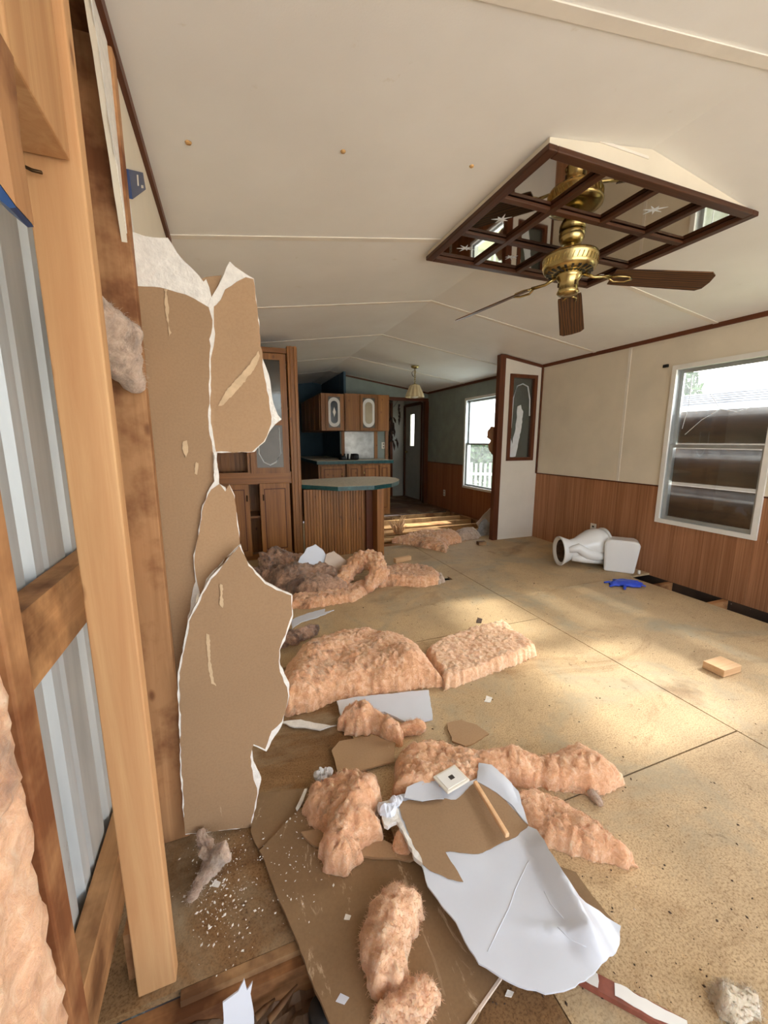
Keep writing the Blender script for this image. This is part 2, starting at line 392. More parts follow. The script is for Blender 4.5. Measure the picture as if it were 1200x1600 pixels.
def jag(poly, amp, step, seed=0, rough=1.0):
    """subdivide an outline and roughen it like a torn edge"""
    rs = random.Random(seed); out = []
    n = len(poly)
    for i in range(n):
        a = Vector(poly[i]).to_2d(); b = Vector(poly[(i + 1) % n]).to_2d(); L = (b - a).length
        k = max(1, int(L / step)); nn = Vector((-(b - a).y, (b - a).x)).normalized() if L > 0 else Vector((0, 0))
        for j in range(k):
            q = a + (b - a) * (j / k)
            if j: q += nn * (rs.uniform(-amp, amp) * 0.5 + amp * 1.3 * wr(q.x, q.y, seed * 1.3, 11) + amp * 0.8 * wr(q.x, q.y, seed * 1.3, 37))
            out.append((q.x, q.y))
    return out
def cdt(poly, step, seed=0):
    xs = [p[0] for p in poly]; ys = [p[1] for p in poly]
    P = np.array(poly); Q = np.roll(P, -1, 0)
    rs = random.Random(seed); pts = []
    nx = int((max(xs) - min(xs)) / step) + 1; ny = int((max(ys) - min(ys)) / step) + 1
    for i in range(nx + 1):
        for j in range(ny + 1):
            pts.append((min(xs) + (i + rs.uniform(-.3, .3)) * step, min(ys) + (j + rs.uniform(-.3, .3)) * step))
    def inside_d(G):
        G = np.array(G)
        d = Q - P; L2 = (d ** 2).sum(1) + 1e-12
        w_ = G[:, None, :] - P[None]; t = np.clip((w_ * d[None]).sum(2) / L2, 0, 1)
        dist = np.sqrt(((w_ - t[..., None] * d[None]) ** 2).sum(2)).min(1)
        c = (P[None, :, 1] > G[:, None, 1]) != (Q[None, :, 1] > G[:, None, 1])
        xi = P[None, :, 0] + (G[:, None, 1] - P[None, :, 1]) * d[None, :, 0] / np.where(abs(d[None, :, 1]) < 1e-12, 1e-12, d[None, :, 1])
        ins = ((c & (G[:, None, 0] < xi)).sum(1) % 2) == 1
        return ins, dist
    ins, dist = inside_d(pts)
    inner = [Vector(p) for p, a, d in zip(pts, ins, dist) if a and d > step * 0.45]
    n = len(poly)
    vs, es, fs, _, _, _ = delaunay_2d_cdt([Vector(p) for p in poly] + inner, [(i, (i + 1) % n) for i in range(n)], [], 1, 1e-6)
    vs = [tuple(v) for v in vs]
    ins2, dist2 = inside_d(vs)
    return vs, [tuple(f) for f in fs], dist2
def sheet(name, mat, parent, poly, step, place, thick, N, seed=0):
    """a thin torn sheet: place(u,v,d)->Vector gives the front surface; thickness goes along N"""
    vs, fs, d = cdt(poly, step, seed)
    top = [place(p[0], p[1], dd) for p, dd in zip(vs, d)]; N = Vector(N)
    return solid(name, mat, parent, top, [p + N * thick for p in top], fs, len(poly))
def solid(name, mat, parent, top, bot, fs, nout, smooth=True, soft=False):
    n = len(top); mb = MB(); L = parent_loc(parent)
    F = list(fs) + [tuple(i + n for i in f[::-1]) for f in fs]
    cnt = {}
    for f in fs:
        for a, b in zip(f, f[1:] + f[:1]): cnt[(a, b)] = 1
    side = [(a, b) for (a, b) in cnt if (b, a) not in cnt]
    extra = []; base_ = 2 * n
    for a, b in side:
        k = base_ + len(extra); extra += [top[b], top[a], bot[a], bot[b]]; F.append((k, k + 1, k + 2, k + 3))
    if soft: F = F[:2 * len(fs)] + [(b, a, a + n, b + n) for a, b in side]; extra = []
    me = bpy.data.meshes.new(name)
    me.from_pydata([tuple(Vector(p) - L) for p in top + bot + extra], [], F)
    sm = [smooth] * len(fs) * 2 + [False] * len(side); me.polygons.foreach_set('use_smooth', sm)
    if soft:
        bm = bmesh.new(); bm.from_mesh(me); bmesh.ops.recalc_face_normals(bm, faces=bm.faces); bm.to_mesh(me); bm.free()
    me.materials.append(M[mat]); o = bpy.data.objects.new(name, me); COL.objects.link(o)
    if parent: o.parent = parent
    return o
def wr(x, y, z, s): return mnoise.noise(Vector((x * s, y * s, z * s)))
def ridge(x, y, s, o=0):
    return 1 - 2 * abs(mnoise.noise(Vector((x * s + o, y * s - o, o * 1.7))))
def crink(x, y, s, o=0):
    d, _ = mnoise.voronoi(Vector((x * s + o, y * s * 1.3 - o, o)))
    return 1.0 - 1.7 * d[0] + 0.6 * min(0.5, d[1] - d[0])
def pillow(name, mat, parent, poly, h, edge=0.05, step=0.0095, base=0.0, seed=0, rough=0.016, power=0.36, lump=0.25, hfun=None, wr_s=22):
    """glass-wool batt: flat underside, soft crumpled top"""
    poly = jag(poly, 0.009, 0.011, seed)
    vs, fs, d = cdt(poly, step, seed); o = seed * 3.7
    top = []; bot = []
    for (x, y), dd in zip(vs, d):
        k = min(1.0, dd / edge) ** power
        hh = h * (1 + lump * wr(x, y, o, 4.5) + lump * 0.6 * wr(x, y, o, 9)) if hfun is None else hfun(x, y) * (1 + lump * wr(x, y, o, 4.5))
        qx = x + 0.03 * wr(x, y, o, 11) + 0.01 * wr(x, y, o, 40); qy = y + 0.03 * wr(x, y, o + 4, 11) + 0.01 * wr(x, y, o + 2, 40)
        z = hh * (0.10 + 0.90 * k) + k * rough * (0.55 * crink(qx, qy, wr_s, o) + 0.55 * crink(qx, qy, wr_s * 2.0, o + 5) + 0.4 * crink(qx, qy, wr_s * 4.1, o + 9) + 0.3 * wr(x, y, o, 90))
        b0 = base if not callable(base) else base(x, y)
        dx = 0.45 * rough * (wr(x, y, o + 3, 22) + 0.6 * wr(x, y, o + 3, 60)); dy = 0.45 * rough * (wr(x, y, o + 8, 22) + 0.6 * wr(x, y, o + 8, 60))
        top.append(Vector((x + dx, y + dy, b0 + max(0.005, z)))); bot.append(Vector((x + dx, y + dy, b0 + 0.001)))
    return solid(name, mat, parent, top, bot, fs, len(poly), soft=True)
def zpx(pts, z=0.0):
    return [tuple(onz(p[0], p[1], p[2] if len(p) > 2 else z).to_2d()) for p in pts]

# ================================================================== SETTING
YB, YE = -1.9, 8.8          # near (open) end, far end
# ---- ground below the house and outside
tag(bx('ground', 'dirt', None, -1.2, 4.6, -1.9, 12.0, -0.62, -0.55), 'dark bare soil under the raised house', kind='structure')
tag(bx('lawn', 'grass', None, 4.6, 60, -30, 60, -0.75, -0.65), 'bright grass outside beyond the right wall', kind='structure')
tag(bx('bounce_slab', 'concrete', None, -40, 60, -40, -1.9, -0.70, -0.60), 'pale concrete slab added unseen behind the open end to bounce light in', kind='structure')  # unseen slab added to throw daylight up onto the ceiling
tag(bx('yard', 'grass', None, -40, -1.2, -1.9, 60, -0.75, -0.65), 'grass yard on the far side of the metal wall', kind='structure')

# ---- floor
floor = empty('floor', (0, 0, 0), 'tan particle board subfloor, stained and gritty, with open joist bays', kind='structure')
def panel(mat, x0, x1, y0, y1, holes=(), t=0.018, z=0.0, name='floor_panel'):
    xs = sorted({x0, x1, *[h[0] for h in holes], *[h[1] for h in holes]}); ys = sorted({y0, y1, *[h[2] for h in holes], *[h[3] for h in holes]})
    mb = MB()
    for a, b in zip(xs, xs[1:]):
        for c, d in zip(ys, ys[1:]):
            if any(h[0] <= a + 1e-6 and b - 1e-6 <= h[1] and h[2] <= c + 1e-6 and d - 1e-6 <= h[3] for h in holes): continue
            mb.box(a, b, c, d, z - t, z)
    return mb.build(name, mat, floor)
G = 0.003
panel('floor_board', 2.0 + G, 3.42, -1.9, 2.55 - G)
panel('floor_board', 2.0 + G, XR, 2.55, 4.42)
panel('floor_board', 0.62, 2.0 - G, -1.9, 0.915 - G)
panel('floor_board', 0.42, 2.0 - G, 0.915 + G, 2.13 - G)
panel('floor_board', XL, 2.0 - G, 2.13 + G, 4.36, holes=[(1.70, 1.84, 3.06, 3.15)])
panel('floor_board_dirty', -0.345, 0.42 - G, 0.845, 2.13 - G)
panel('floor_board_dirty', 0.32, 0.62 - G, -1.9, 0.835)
panel('floor_board', XL, 1.62, 4.362, 6.1)
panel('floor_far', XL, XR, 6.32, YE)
# joists in the opened bays
for y in (4.46, 4.82, 5.16, 5.5, 5.84, 6.18):
    bx('joist', 'joist', floor, 1.60, 3.66, y - 0.02, y + 0.02, -0.16, -0.004)
bx('rim_joist', 'stud_y', floor, 3.60, 3.645, 4.45, 6.3, -0.15, 0.002)
for y in (1.02, 1.46, 1.90, 2.34):
    bx('joist', 'stud_x', floor, 3.30, 3.68, y - 0.02, y + 0.02, -0.18, -0.02)
bx('joist', 'stud_x', floor, XL - 0.1, 0.60, 0.800, 0.842, -0.16, -0.019)
bx('plank', 'plank_grey', floor, XL + 0.02, 0.42, 0.822, 0.8435, -0.018, 0.0)
bx('joist', 'stud_x', floor, XL - 0.1, 0.60, 0.30, 0.34, -0.16, -0.03)
# loose boards lying over the joists in the sun
bx('loose_board', 'joist', floor, 1.75, 2.75, 4.90, 5.08, -0.002, 0.016)
bx('loose_board', 'joist', floor, 1.66, 2.2, 4.58, 4.68, -0.002, 0.016)
bx('loose_board', 'plank_grey', floor, 1.66, 2.6, 6.02, 6.12, -0.002, 0.016)
bx('shade_fill_board', 'dirt', floor, XR - 0.002, XR + 0.06, -1.9, 8.8, -0.5, -0.021)  # dark board added so the open floor edge reads as deep shade
bx('threshold', 'trim_y', floor, XR - 0.01, XR + 0.075, 7.5, 8.43, -0.02, 0.012)
bx('loose_board', 'joist', floor, 2.0, 3.1, 5.22, 5.40, -0.002, 0.016)
bx('loose_board', 'joist', floor, 2.3, 2.95, 4.56, 4.66, -0.002, 0.016)
# black sheets standing in for shade under the opened floor bays
bx('underfloor_shade', 'black', floor, 3.30, 3.69, 0.9, 2.55, -0.30, -0.26)
bx('underfloor_shade', 'black', floor, 1.60, 3.69, 4.45, 6.3, -0.34, -0.30)

# ---- ceiling: two slopes, panel by panel, with flat battens over the seams
ceiling = empty('ceiling', (0, 0, 2.165), 'cream vaulted ceiling of wide panels with batten seams and small stains', kind='structure')
seams = [-0.25, 0.985, 2.25, 3.40, 4.62, 5.96, 7.25]
ys = [YB] + seams + [YE]
def cpanel(x0, x1, y0, y1, t=0.02):
    vs = [(x, y, ceil_z(x) + dz) for dz in (0, t) for y in (y0, y1) for x in (x0, x1)]
    MB().add(vs, [(0, 2, 3, 1), (4, 5, 7, 6), (0, 1, 5, 4), (2, 6, 7, 3), (0, 4, 6, 2), (1, 3, 7, 5)]).build('ceiling_panel', 'ceiling', ceiling)
for a, b in zip(ys, ys[1:]):
    cpanel(XL - 0.02, XM, a + 0.001, b - 0.001); cpanel(XM, XR + 0.02, a + 0.001, b - 0.001)
for y in seams:
    for x0, x1 in ((XL, XM), (XM, XR)):
        vs = [(x, yy, ceil_z(x) + dz) for dz in (-0.005, -0.0005) for yy in (y - 0.019, y + 0.019) for x in (x0, x1)]
        MB().add(vs, [(0, 2, 3, 1), (4, 5, 7, 6), (0, 1, 5, 4), (2, 6, 7, 3), (0, 4, 6, 2), (1, 3, 7, 5)]).build('batten', 'batten', ceiling)
plain('stain', (190, 150, 96), 0.8, var=0.3, scale=60)
plain('soot', (96, 104, 100), 0.9, var=0.3)
for (u, v, r) in ((294, 222, 0.011), (536, 236, 0.010), (737, 259, 0.010)):
    d = ray(u, v); t = (ZW + SL * (XM - (XR - XM)) * 0 - CAM_H + 0) / 1.0
    # intersection with the left slope
    k = (ZR - SL * XM - CAM_H) / (d.z - SL * d.x); p = _C + d * k
    MB().lathe([(0.001, 0), (r, 0.001), (r * 0.8, -0.003), (0.001, -0.004)], (p.x, p.y, p.z - 0.0015), 10).build('screw_stain', 'stain', ceiling)
# roof skin keeps daylight out above the ceiling
tag(MB().prism([(XL - 0.3, 2.26), (XM, 2.62), (XR + 0.25, 2.26), (XR + 0.25, 2.30), (XM, 2.68), (XL - 0.3, 2.30)], (0, YB - 0.1, 0), (1, 0, 0), (0, 0, 1), (0, 1, 0), YE - YB + 0.3).build('roof', 'alu'), 'metal roof above the vaulted ceiling', kind='structure')

# ---- right wall
wall_right = empty('wall_right', (XR, 0, 0), 'long right wall, cream panel above and brown wainscot below', kind='structure')
ZWS = 0.835
W1 = (1.79, 2.525, 0.53, 1.865)     # openings y0,y1,z0,z1
W3 = (0.80, 1.665, 0.53, 1.865)
W2 = (5.00, 5.88, 0.49, 1.90)
def wpanel(mat, y0, y1, z0, z1, holes=(), name='wall_panel', x0=XR, x1=XR + 0.012):
    a = sorted({y0, y1, *[min(max(h[0], y0), y1) for h in holes], *[min(max(h[1], y0), y1) for h in holes]})
    b = sorted({z0, z1, *[min(max(h[2], z0), z1) for h in holes], *[min(max(h[3], z0), z1) for h in holes]})
    mb = MB()
    for c, d in zip(a, a[1:]):
        for e, f in zip(b, b[1:]):
            if any(h[0] <= c + 1e-6 and d - 1e-6 <= h[1] and h[2] <= e + 1e-6 and f - 1e-6 <= h[3] for h in holes): continue
            mb.box(x0, x1, c, d, e, f)
    if mb.v: return mb.build(name, mat, wall_right)
HO = [W1, W2, W3]
for a, b in ((YB, 0.58), (0.58, 1.78), (1.78, 2.99), (2.99, 4.20)):
    wpanel('wallboard', a + 0.001, b - 0.001, ZWS, 2.19, HO)
    wpanel('wainscot', a + 0.001, b - 0.001, -0.02, ZWS, HO, 'wainscot_panel')
for a, b in ((4.21, 5.42), (5.42, 6.64), (6.64, 7.29)):
    wpanel('blue_wall', a + 0.001, b - 0.001, ZWS, 2.19, HO)
    wpanel('wainscot_dark', a + 0.001, b - 0.001, -0.02, ZWS, HO, 'wainscot_panel')
wpanel('grey_wall', 7.30, YE, -0.02, 2.19, [(7.52, 8.41, -0.03, 2.0)])
# outer wall body (with openings)
mbx = MB()
D1 = (7.52, 8.41, -0.03, 2.0)
wpanel('siding', YB, YE, -0.5, 2.28, [W1, W2, W3, D1], 'outer_skin', XR + 0.08, XR + 0.095)
for y in (2.99,):
    bx('batten', 'batten', wall_right, XR - 0.004, XR, y - 0.014, y + 0.014, ZWS, 2.14)
bx('wainscot_cap', 'trim_y', wall_right, XR - 0.006, XR, 2.555, 4.17, ZWS - 0.006, ZWS + 0.006)
bx('wainscot_cap', 'trim_y', wall_right, XR - 0.006, XR, 1.69, 1.765, ZWS - 0.006, ZWS + 0.006)
bx('wainscot_cap', 'trim_y', wall_right, XR - 0.006, XR, 5.92, 7.27, ZWS - 0.006, ZWS + 0.006)
# crown trims
t1 = tag(MB().box(XR - 0.014, XR + 0.001, YB, 4.17, ZW - 0.034, ZW + 0.002).build('trim_1', 'trim_y'), 'dark brown crown strip along the right wall', kind='structure')
t2 = tag(MB().box(XR - 0.014, XR + 0.001, 4.22, 7.27, ZW - 0.034, ZW + 0.002).build('trim_2', 'trim_y'), 'dark brown crown strip over the blue wall', kind='structure')
t3 = tag(MB().box(XL - 0.001, XL + 0.014, YB, 2.27, ZW - 0.03, ZW + 0.002).build('trim_3', 'trim_y'), 'thin brown crown strip at the left edge of the ceiling', kind='structure')
t4 = tag(MB().box(XR - 0.02, XR, 4.15, 4.168, 0.835, ZW - 0.036).build('trim_4', 'trim'), 'vertical brown strip where divider meets right wall', kind='structure')

# ---- left wall: metal skin, girts, studs and what is left of its drywall
wall_left = empty('wall_left', (XL, 0, 0), 'left outer wall stripped to timber studs and pale ribbed metal', kind='structure')
def ribbed(y0, y1, x, z0, z1):
    prof = []; y = y0; k = 0
    pat = [(0.0, 0.0), (0.055, 0.0), (0.068, -0.016), (0.088, -0.016), (0.100, 0.0), (0.135, 0.0), (0.142, -0.006), (0.152, -0.006), (0.160, 0.0), (0.19, 0.0)]
    while y < y1:
        for dy, dx in pat:
            if y + dy < y1: prof.append((y + dy, dx))
        y += 0.19
    prof.append((y1, 0)); vs = []; fs = []
    for yy, dx in prof: vs += [(x + dx, yy, z0), (x + dx, yy, z1)]
    for i in range(len(prof) - 1): fs.append((2 * i, 2 * i + 2, 2 * i + 3, 2 * i + 1))
    n = len(vs); vs += [(a - 0.002, b, c) for a, b, c in vs]; fs += [tuple(i + n for i in f[::-1]) for f in fs]
    return MB().add(vs, fs)
for a, b in ((-1.9, -0.3), (-0.3, 0.62), (0.62, 1.55), (1.55, 3.4), (3.4, 5.3), (5.3, 7.1), (7.1, 8.8)):
    ribbed(a, b, -0.352, -0.5, 2.28).build('siding_sheet', 'siding', wall_left)
SW = 0.078
def stud(y, mat='stud', z0=0.0, z1=2.15, t=0.038, x1=XL + 0.008, w_=SW, name='stud'):
    return bx(name, mat, wall_left, x1 - w_, x1, y, y + t, z0, z1, bevel=0.003)
stud(0.47, 'stud_dirty', -0.05, 1.26, t=0.04, x1=-0.214)
stud(0.862, 'stud')
stud(1.242, 'stud_dirty')
stud(0.06, 'stud')
for y in (1.66, 2.07, 2.48):
    stud(y, 'stud_dirty', x1=XL - 0.014)
bx('header_block', 'stud', wall_left, -0.285, -0.205, 0.66, 0.856, 1.685, 2.15, bevel=0.003)
bx('cripple_block', 'stud_dirty', wall_left, -0.296, -0.262, 0.905, 0.945, 0.0, 0.13)
# girts behind the studs, flat against the metal
bx('girt', 'stud_y', wall_left, -0.345, -0.300, -1.9, 4.2, 0.875, 1.0)
bx('girt', 'stud_y', wall_left, -0.345, -0.303, -1.9, 4.2, 0.15, 0.285)
bx('girt', 'stud_y', wall_left, -0.345, -0.285, -1.9, 4.2, 1.95, 2.08)
bx('top_plate', 'stud_y', wall_left, -0.285, XL + 0.005, YB, 8.8, 2.15, 2.19)
bx('bottom_plate', 'stud_dirty', wall_left, -0.285, XL + 0.005, 1.30, 6, 0.0, 0.035)
# remaining drywall of the left wall, behind the torn partition
bx('drywall_panel', 'wallboard', wall_left, XL - 0.012, XL, 2.28, 6.2, 0.0, 2.15)
bx('wall_panel', 'navy_wall', wall_left, XL - 0.012, XL, 6.2, 8.8, 0.0, 2.15)
poly = jag([(1.10, 2.16), (2.28, 2.16), (2.28, 0.02), (1.31, 0.02), (1.29, 1.2), (1.25, 1.7)], 0.006, 0.03, 3)
sheet('drywall_panel', 'wallboard', wall_left, poly, 0.08, lambda a, b, d: Vector((XL, a, b)), 0.012, (-1, 0, 0))
poly = jag([(1.09, 2.155), (1.22, 2.155), (1.35, 1.78), (1.26, 1.70)], 0.008, 0.02, 5)
sheet('torn_edge', 'gypsum', wall_left, poly, 0.03, lambda a, b, d: Vector((XL + 0.0015, a, b)), 0.0015, (-1, 0, 0))
# blue junction box set in the left wall
jb = empty('junction_box', (XL + 0.002, 1.42, 1.91), 'small blue plastic electrical box set high beside the brown trim', 'junction box')
MB().prism([(1.30, 1.92), (1.555, 2.05), (1.585, 2.02), (1.315, 1.86)], (XL + 0.002, 0, 0), (0, 1, 0), (0, 0, 1), (1, 0, 0), 0.008).build('box_body', 'blue_plastic', jb)
MB().prism([(1.42, 1.945), (1.44, 1.955), (1.445, 1.985), (1.425, 1.975)], (XL + 0.010, 0, 0), (0, 1, 0), (0, 0, 1), (1, 0, 0), 0.001).build('slot', 'outlet', jb)
MB().prism([(1.49, 1.975), (1.53, 1.995), (1.53, 2.003), (1.49, 1.983)], (XL + 0.010, 0, 0), (0, 1, 0), (0, 0, 1), (1, 0, 0), 0.001).build('slot', 'outlet', jb)

# ---- torn partition facing the camera: back paper over white gypsum core
part = empty('wall_partition', (XL, 1.29, 0), 'torn brown-backed drywall partition with ragged white gypsum edges beside the studs', kind='structure')
def drywall(px, y, mat, seed, gy=1.012, inset=0.0, core=None, amp=0.0032, zmin=0.002, lean=0.0):
    def pl(P):
        out = []
        for u, v in P:
            p = ony(u, v, y); out.append((p.x, max(zmin, p.z)))
        return out
    pp = jag(pl(px), amp, 0.016, seed)
    f = lambda a, b, d: Vector((a, y + lean * (1.0 - b) + 0.0015 * wr(a, b, seed, 12), b))
    o = sheet('paper_face', mat, part, pp, 0.03, f, 0.0015, (0, 1, 0), seed)
    cc = jag(pl(core if core else px), amp, 0.016, seed + 50)
    g = lambda a, b, d: Vector((a, y + 0.0016 + lean * (1.0 - b) + 0.0015 * wr(a, b, seed, 12), b))
    c = sheet('gypsum_core', 'gypsum', part, cc, 0.03, g, 0.011, (0, 1, 0), seed)
    return o, c
# left tall piece
drywall([(213, 447), (250, 449), (290, 460), (326, 480), (332, 500), (327, 530), (326, 600), (325, 650), (332, 700), (335, 760), (337, 800), (300, 930), (285, 1020), (285, 1200), (292, 1300), (286, 1300), (268, 1000), (240, 720), (222, 560)], 1.290, 'paper', 11,
        core=[(203, 360), (225, 368), (262, 371), (285, 405), (318, 440), (322, 436), (330, 462), (334, 476), (336, 520), (329, 560), (329, 650), (336, 700), (342, 752), (343, 800), (306, 935), (300, 1020), (290, 1030), (288, 1300), (284, 1300), (264, 1000), (236, 720), (216, 560), (208, 440)])
# upper right brighter piece
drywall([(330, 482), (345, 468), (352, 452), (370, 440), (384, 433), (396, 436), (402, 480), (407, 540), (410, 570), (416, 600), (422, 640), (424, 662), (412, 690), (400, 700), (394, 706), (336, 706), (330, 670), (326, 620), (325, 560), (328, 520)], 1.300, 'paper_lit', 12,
        core=[(329, 484), (331, 463), (340, 448), (350, 428), (359, 408), (376, 422), (397, 435), (401, 470), (405, 520), (411, 562), (420, 585), (431, 640), (440, 655), (430, 663), (426, 668), (414, 690), (398, 706), (336, 707), (328, 660), (324, 600), (325, 540)])
drywall([(312, 436), (334, 431), (346, 430), (338, 455), (330, 466)], 1.312, 'paper', 17)
# middle hanging flap
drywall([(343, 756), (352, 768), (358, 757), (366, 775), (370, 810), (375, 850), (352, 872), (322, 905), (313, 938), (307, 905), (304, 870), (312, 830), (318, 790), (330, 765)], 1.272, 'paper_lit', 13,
        core=[(334, 706), (339, 708), (342, 756), (352, 762), (357, 774), (358, 757), (367, 775), (371, 812), (375, 852), (352, 872), (324, 906), (312, 942), (305, 905), (302, 868), (310, 828), (316, 790), (328, 762), (335, 752)])
# lower large piece standing on the floor
drywall([(374, 853), (388, 884), (405, 902), (414, 912), (432, 922), (455, 930), (456, 960), (448, 982), (436, 1015), (436, 1040), (448, 1072), (450, 1085), (440, 1125), (424, 1140), (414, 1168), (396, 1160), (391, 1180), (396, 1215), (402, 1235), (392, 1290), (388, 1305), (290, 1298), (284, 1200), (281, 1050), (296, 970), (310, 945), (330, 905)], 1.215, 'paper', 14, lean=-0.012,
        core=[(376, 851), (389, 882), (406, 900), (415, 910), (434, 920), (457, 930), (458, 962), (450, 984), (437, 1015), (438, 1040), (452, 1068), (452, 1086), (442, 1126), (416, 1172), (393, 1162), (396, 1190), (408, 1215), (403, 1238), (394, 1292), (388, 1306), (290, 1300), (282, 1200), (278, 1050), (294, 968), (308, 942), (328, 903)])

plain('scuff', (196, 170, 136), 0.85, var=0.12, scale=40)
def scuff(px, y, seed):
    P = [(ony(u, v, y).x, ony(u, v, y).z) for u, v in px]
    sheet('scuff_mark', 'scuff', part, jag(P, 0.003, 0.006, seed), 0.02, lambda a, b, d: Vector((a, y + 0.0015 * wr(a, b, 12, 12), b)), 0.0008, (0, 1, 0), seed)
scuff([(341, 634), (352, 612), (372, 590), (392, 566), (404, 548), (406, 556), (398, 575), (380, 598), (358, 622), (346, 634)], 1.2968, 3)
scuff([(256, 452), (262, 452), (264, 500), (268, 520), (264, 526), (260, 500)], 1.2868, 4)
scuff([(286, 690), (292, 688), (294, 702), (290, 716), (286, 704)], 1.2868, 5)
scuff([(306, 722), (310, 724), (308, 742), (304, 740)], 1.2868, 6)
scuff([(322, 990), (327, 992), (329, 1030), (334, 1062), (338, 1072), (330, 1068), (325, 1040)], 1.2085, 7)
scuff([(344, 912), (348, 914), (348, 950), (344, 946)], 1.2085, 8)

# ---- divider stub with etched glass
div = empty('wall_divider', (3.37, 4.18, 0), 'short white divider wall with brown end post and small framed glass', kind='structure')
def divtop(x): return ceil_z(x) - 0.004
gx0, gx1, gz0, gz1 = 3.215, 3.60, 1.01, 2.025
mb = MB()
for a, b, z0, z1 in ((3.13, gx0, 0, None), (gx1, XR - 0.001, 0, None), (gx0, gx1, 0, gz0), (gx0, gx1, gz1, None)):
    if z1 is None:
        vs = [(x, y, (z0 if k == 0 else divtop(x))) for k in (0, 1) for y in (4.168, 4.205) for x in (a, b)]
        if z0 == 0 and a == gx0: vs = [(x, y, (gz1 if k == 0 else divtop(x))) for k in (0, 1) for y in (4.168, 4.205) for x in (a, b)]
        mb.add(vs, [(0, 2, 3, 1), (4, 5, 7, 6), (0, 1, 5, 4), (2, 6, 7, 3), (0, 4, 6, 2), (1, 3, 7, 5)])
    else: mb.box(a, b, 4.168, 4.205, z0, z1)
mb2 = MB()
vs = [(x, y, (gz1 if k == 0 else divtop(x))) for k in (0, 1) for y in (4.168, 4.205) for x in (gx0, gx1)]
mb.v = mb.v[:24]; mb.f = mb.f[:18]; mb.sm = mb.sm[:18]
mb.add(vs, [(0, 2, 3, 1), (4, 5, 7, 6), (0, 1, 5, 4), (2, 6, 7, 3), (0, 4, 6, 2), (1, 3, 7, 5)])
mb.build('divider_panel', 'stub_white', div)
MB().box(3.05, 3.13, 4.155, 4.225, 0.0, divtop(3.09) - 0.004).build('post', 'trim', div, 0.004)
vs = [(x, y, divtop(x) + dz) for dz in (-0.035, -0.001) for y in (4.153, 4.167) for x in (3.13, XR - 0.016)]
MB().add(vs, [(0, 2, 3, 1), (4, 5, 7, 6), (0, 1, 5, 4), (2, 6, 7, 3), (0, 4, 6, 2), (1, 3, 7, 5)]).build('top_trim', 'trim_x', div)
fr = MB().box(gx0 - 0.01, gx0 + 0.035, 4.150, 4.215, gz0 - 0.01, gz1 + 0.01).box(gx1 - 0.035, gx1 + 0.01, 4.150, 4.215, gz0 - 0.01, gz1 + 0.01).box(gx0 + 0.035, gx1 - 0.035, 4.150, 4.215, gz1 - 0.03, gz1 + 0.01).box(gx0 + 0.035, gx1 - 0.035, 4.150, 4.215, gz0 - 0.01, gz0 + 0.03).build('glass_frame', 'trim', div)
MB().box(gx0 + 0.035, gx1 - 0.035, 4.186, 4.190, gz0 + 0.03, gz1 - 0.03).build('pane', 'glass_dirty', fr)
sh = sheet('broken_shard', 'etch', fr, jag([(3.26, 1.05), (3.36, 1.05), (3.42, 1.35), (3.44, 1.60), (3.40, 1.68), (3.35, 1.66), (3.34, 1.4), (3.30, 1.2), (3.27, 1.3), (3.26, 1.9), (3.255, 1.6)], 0.008, 0.03, 4), 0.05, lambda a, b, d: Vector((a, 4.182, b)), 0.003, (0, 1, 0))
tag(MB().tube([(3.27 + 0.0, 4.1845, 1.4), (3.28, 4.1845, 1.75), (3.33, 4.1845, 1.9), (3.41, 4.1845, 1.93), (3.49, 4.1845, 1.9), (3.53, 4.1845, 1.75), (3.54, 4.1845, 1.55)], 0.008, 6).build('etched_arch', 'etch', fr), None)

# ---- far end: header over the passage, kitchen spine wall, end wall
wh = empty('wall_header', (2.8, 7.27, 0), 'dark blue-grey gable header above the kitchen passage', kind='structure')
vs = [(x, y, z) for y in (7.27, 7.31) for (x, z) in ((1.93, 2.03), (XR, 2.03), (XR, ZW), (1.93, ceil_z(1.93) - 0.002))]
MB().add(vs, [(0, 1, 2, 3), (7, 6, 5, 4), (0, 4, 5, 1), (1, 5, 6, 2), (2, 6, 7, 3), (3, 7, 4, 0)]).build('header_panel', 'blue_wall', wh)
vs = [(x, y, z) for y in (7.255, 7.269) for (x, z) in ((1.93, ceil_z(1.93) - 0.03), (XR - 0.015, ZW - 0.03), (XR - 0.015, ZW - 0.002), (1.93, ceil_z(1.93) - 0.002))]
MB().add(vs, [(0, 1, 2, 3), (7, 6, 5, 4), (0, 4, 5, 1), (1, 5, 6, 2), (2, 6, 7, 3), (3, 7, 4, 0)]).build('header_trim', 'trim_x', wh)
bx('header_casing', 'trim_x', wh, 2.7, XR - 0.001, 7.25, 7.32, 1.99, 2.05)
bx('jamb', 'trim', wh, XR - 0.075, XR - 0.002, 7.23, 7.33, 0.0, 1.99)
sp = empty('wall_kitchen', (1.95, 7.3, 0), 'dark blue kitchen wall behind the hanging cupboards', kind='structure')
bx('wall_panel', 'navy_wall', sp, 1.93, 1.97, 7.02, YE, 0, ceil_z(1.93) - 0.004)
bx('wall_panel', 'blue_wall', sp, 1.84, 2.74, 6.99, 7.019, 0, 2.03)
bx('stile', 'cabinet', sp, 1.86, 1.915, 6.965, 6.989, 0.92, 1.43); bx('stile', 'cabinet', sp, 2.47, 2.53, 6.965, 6.989, 0.92, 1.43); bx('stile', 'cabinet', sp, 2.68, 2.74, 6.965, 6.989, 0.0, 1.99)
wf = empty('wall_far', (1.7, YE, 0), 'dark end wall beyond the kitchen', kind='structure')
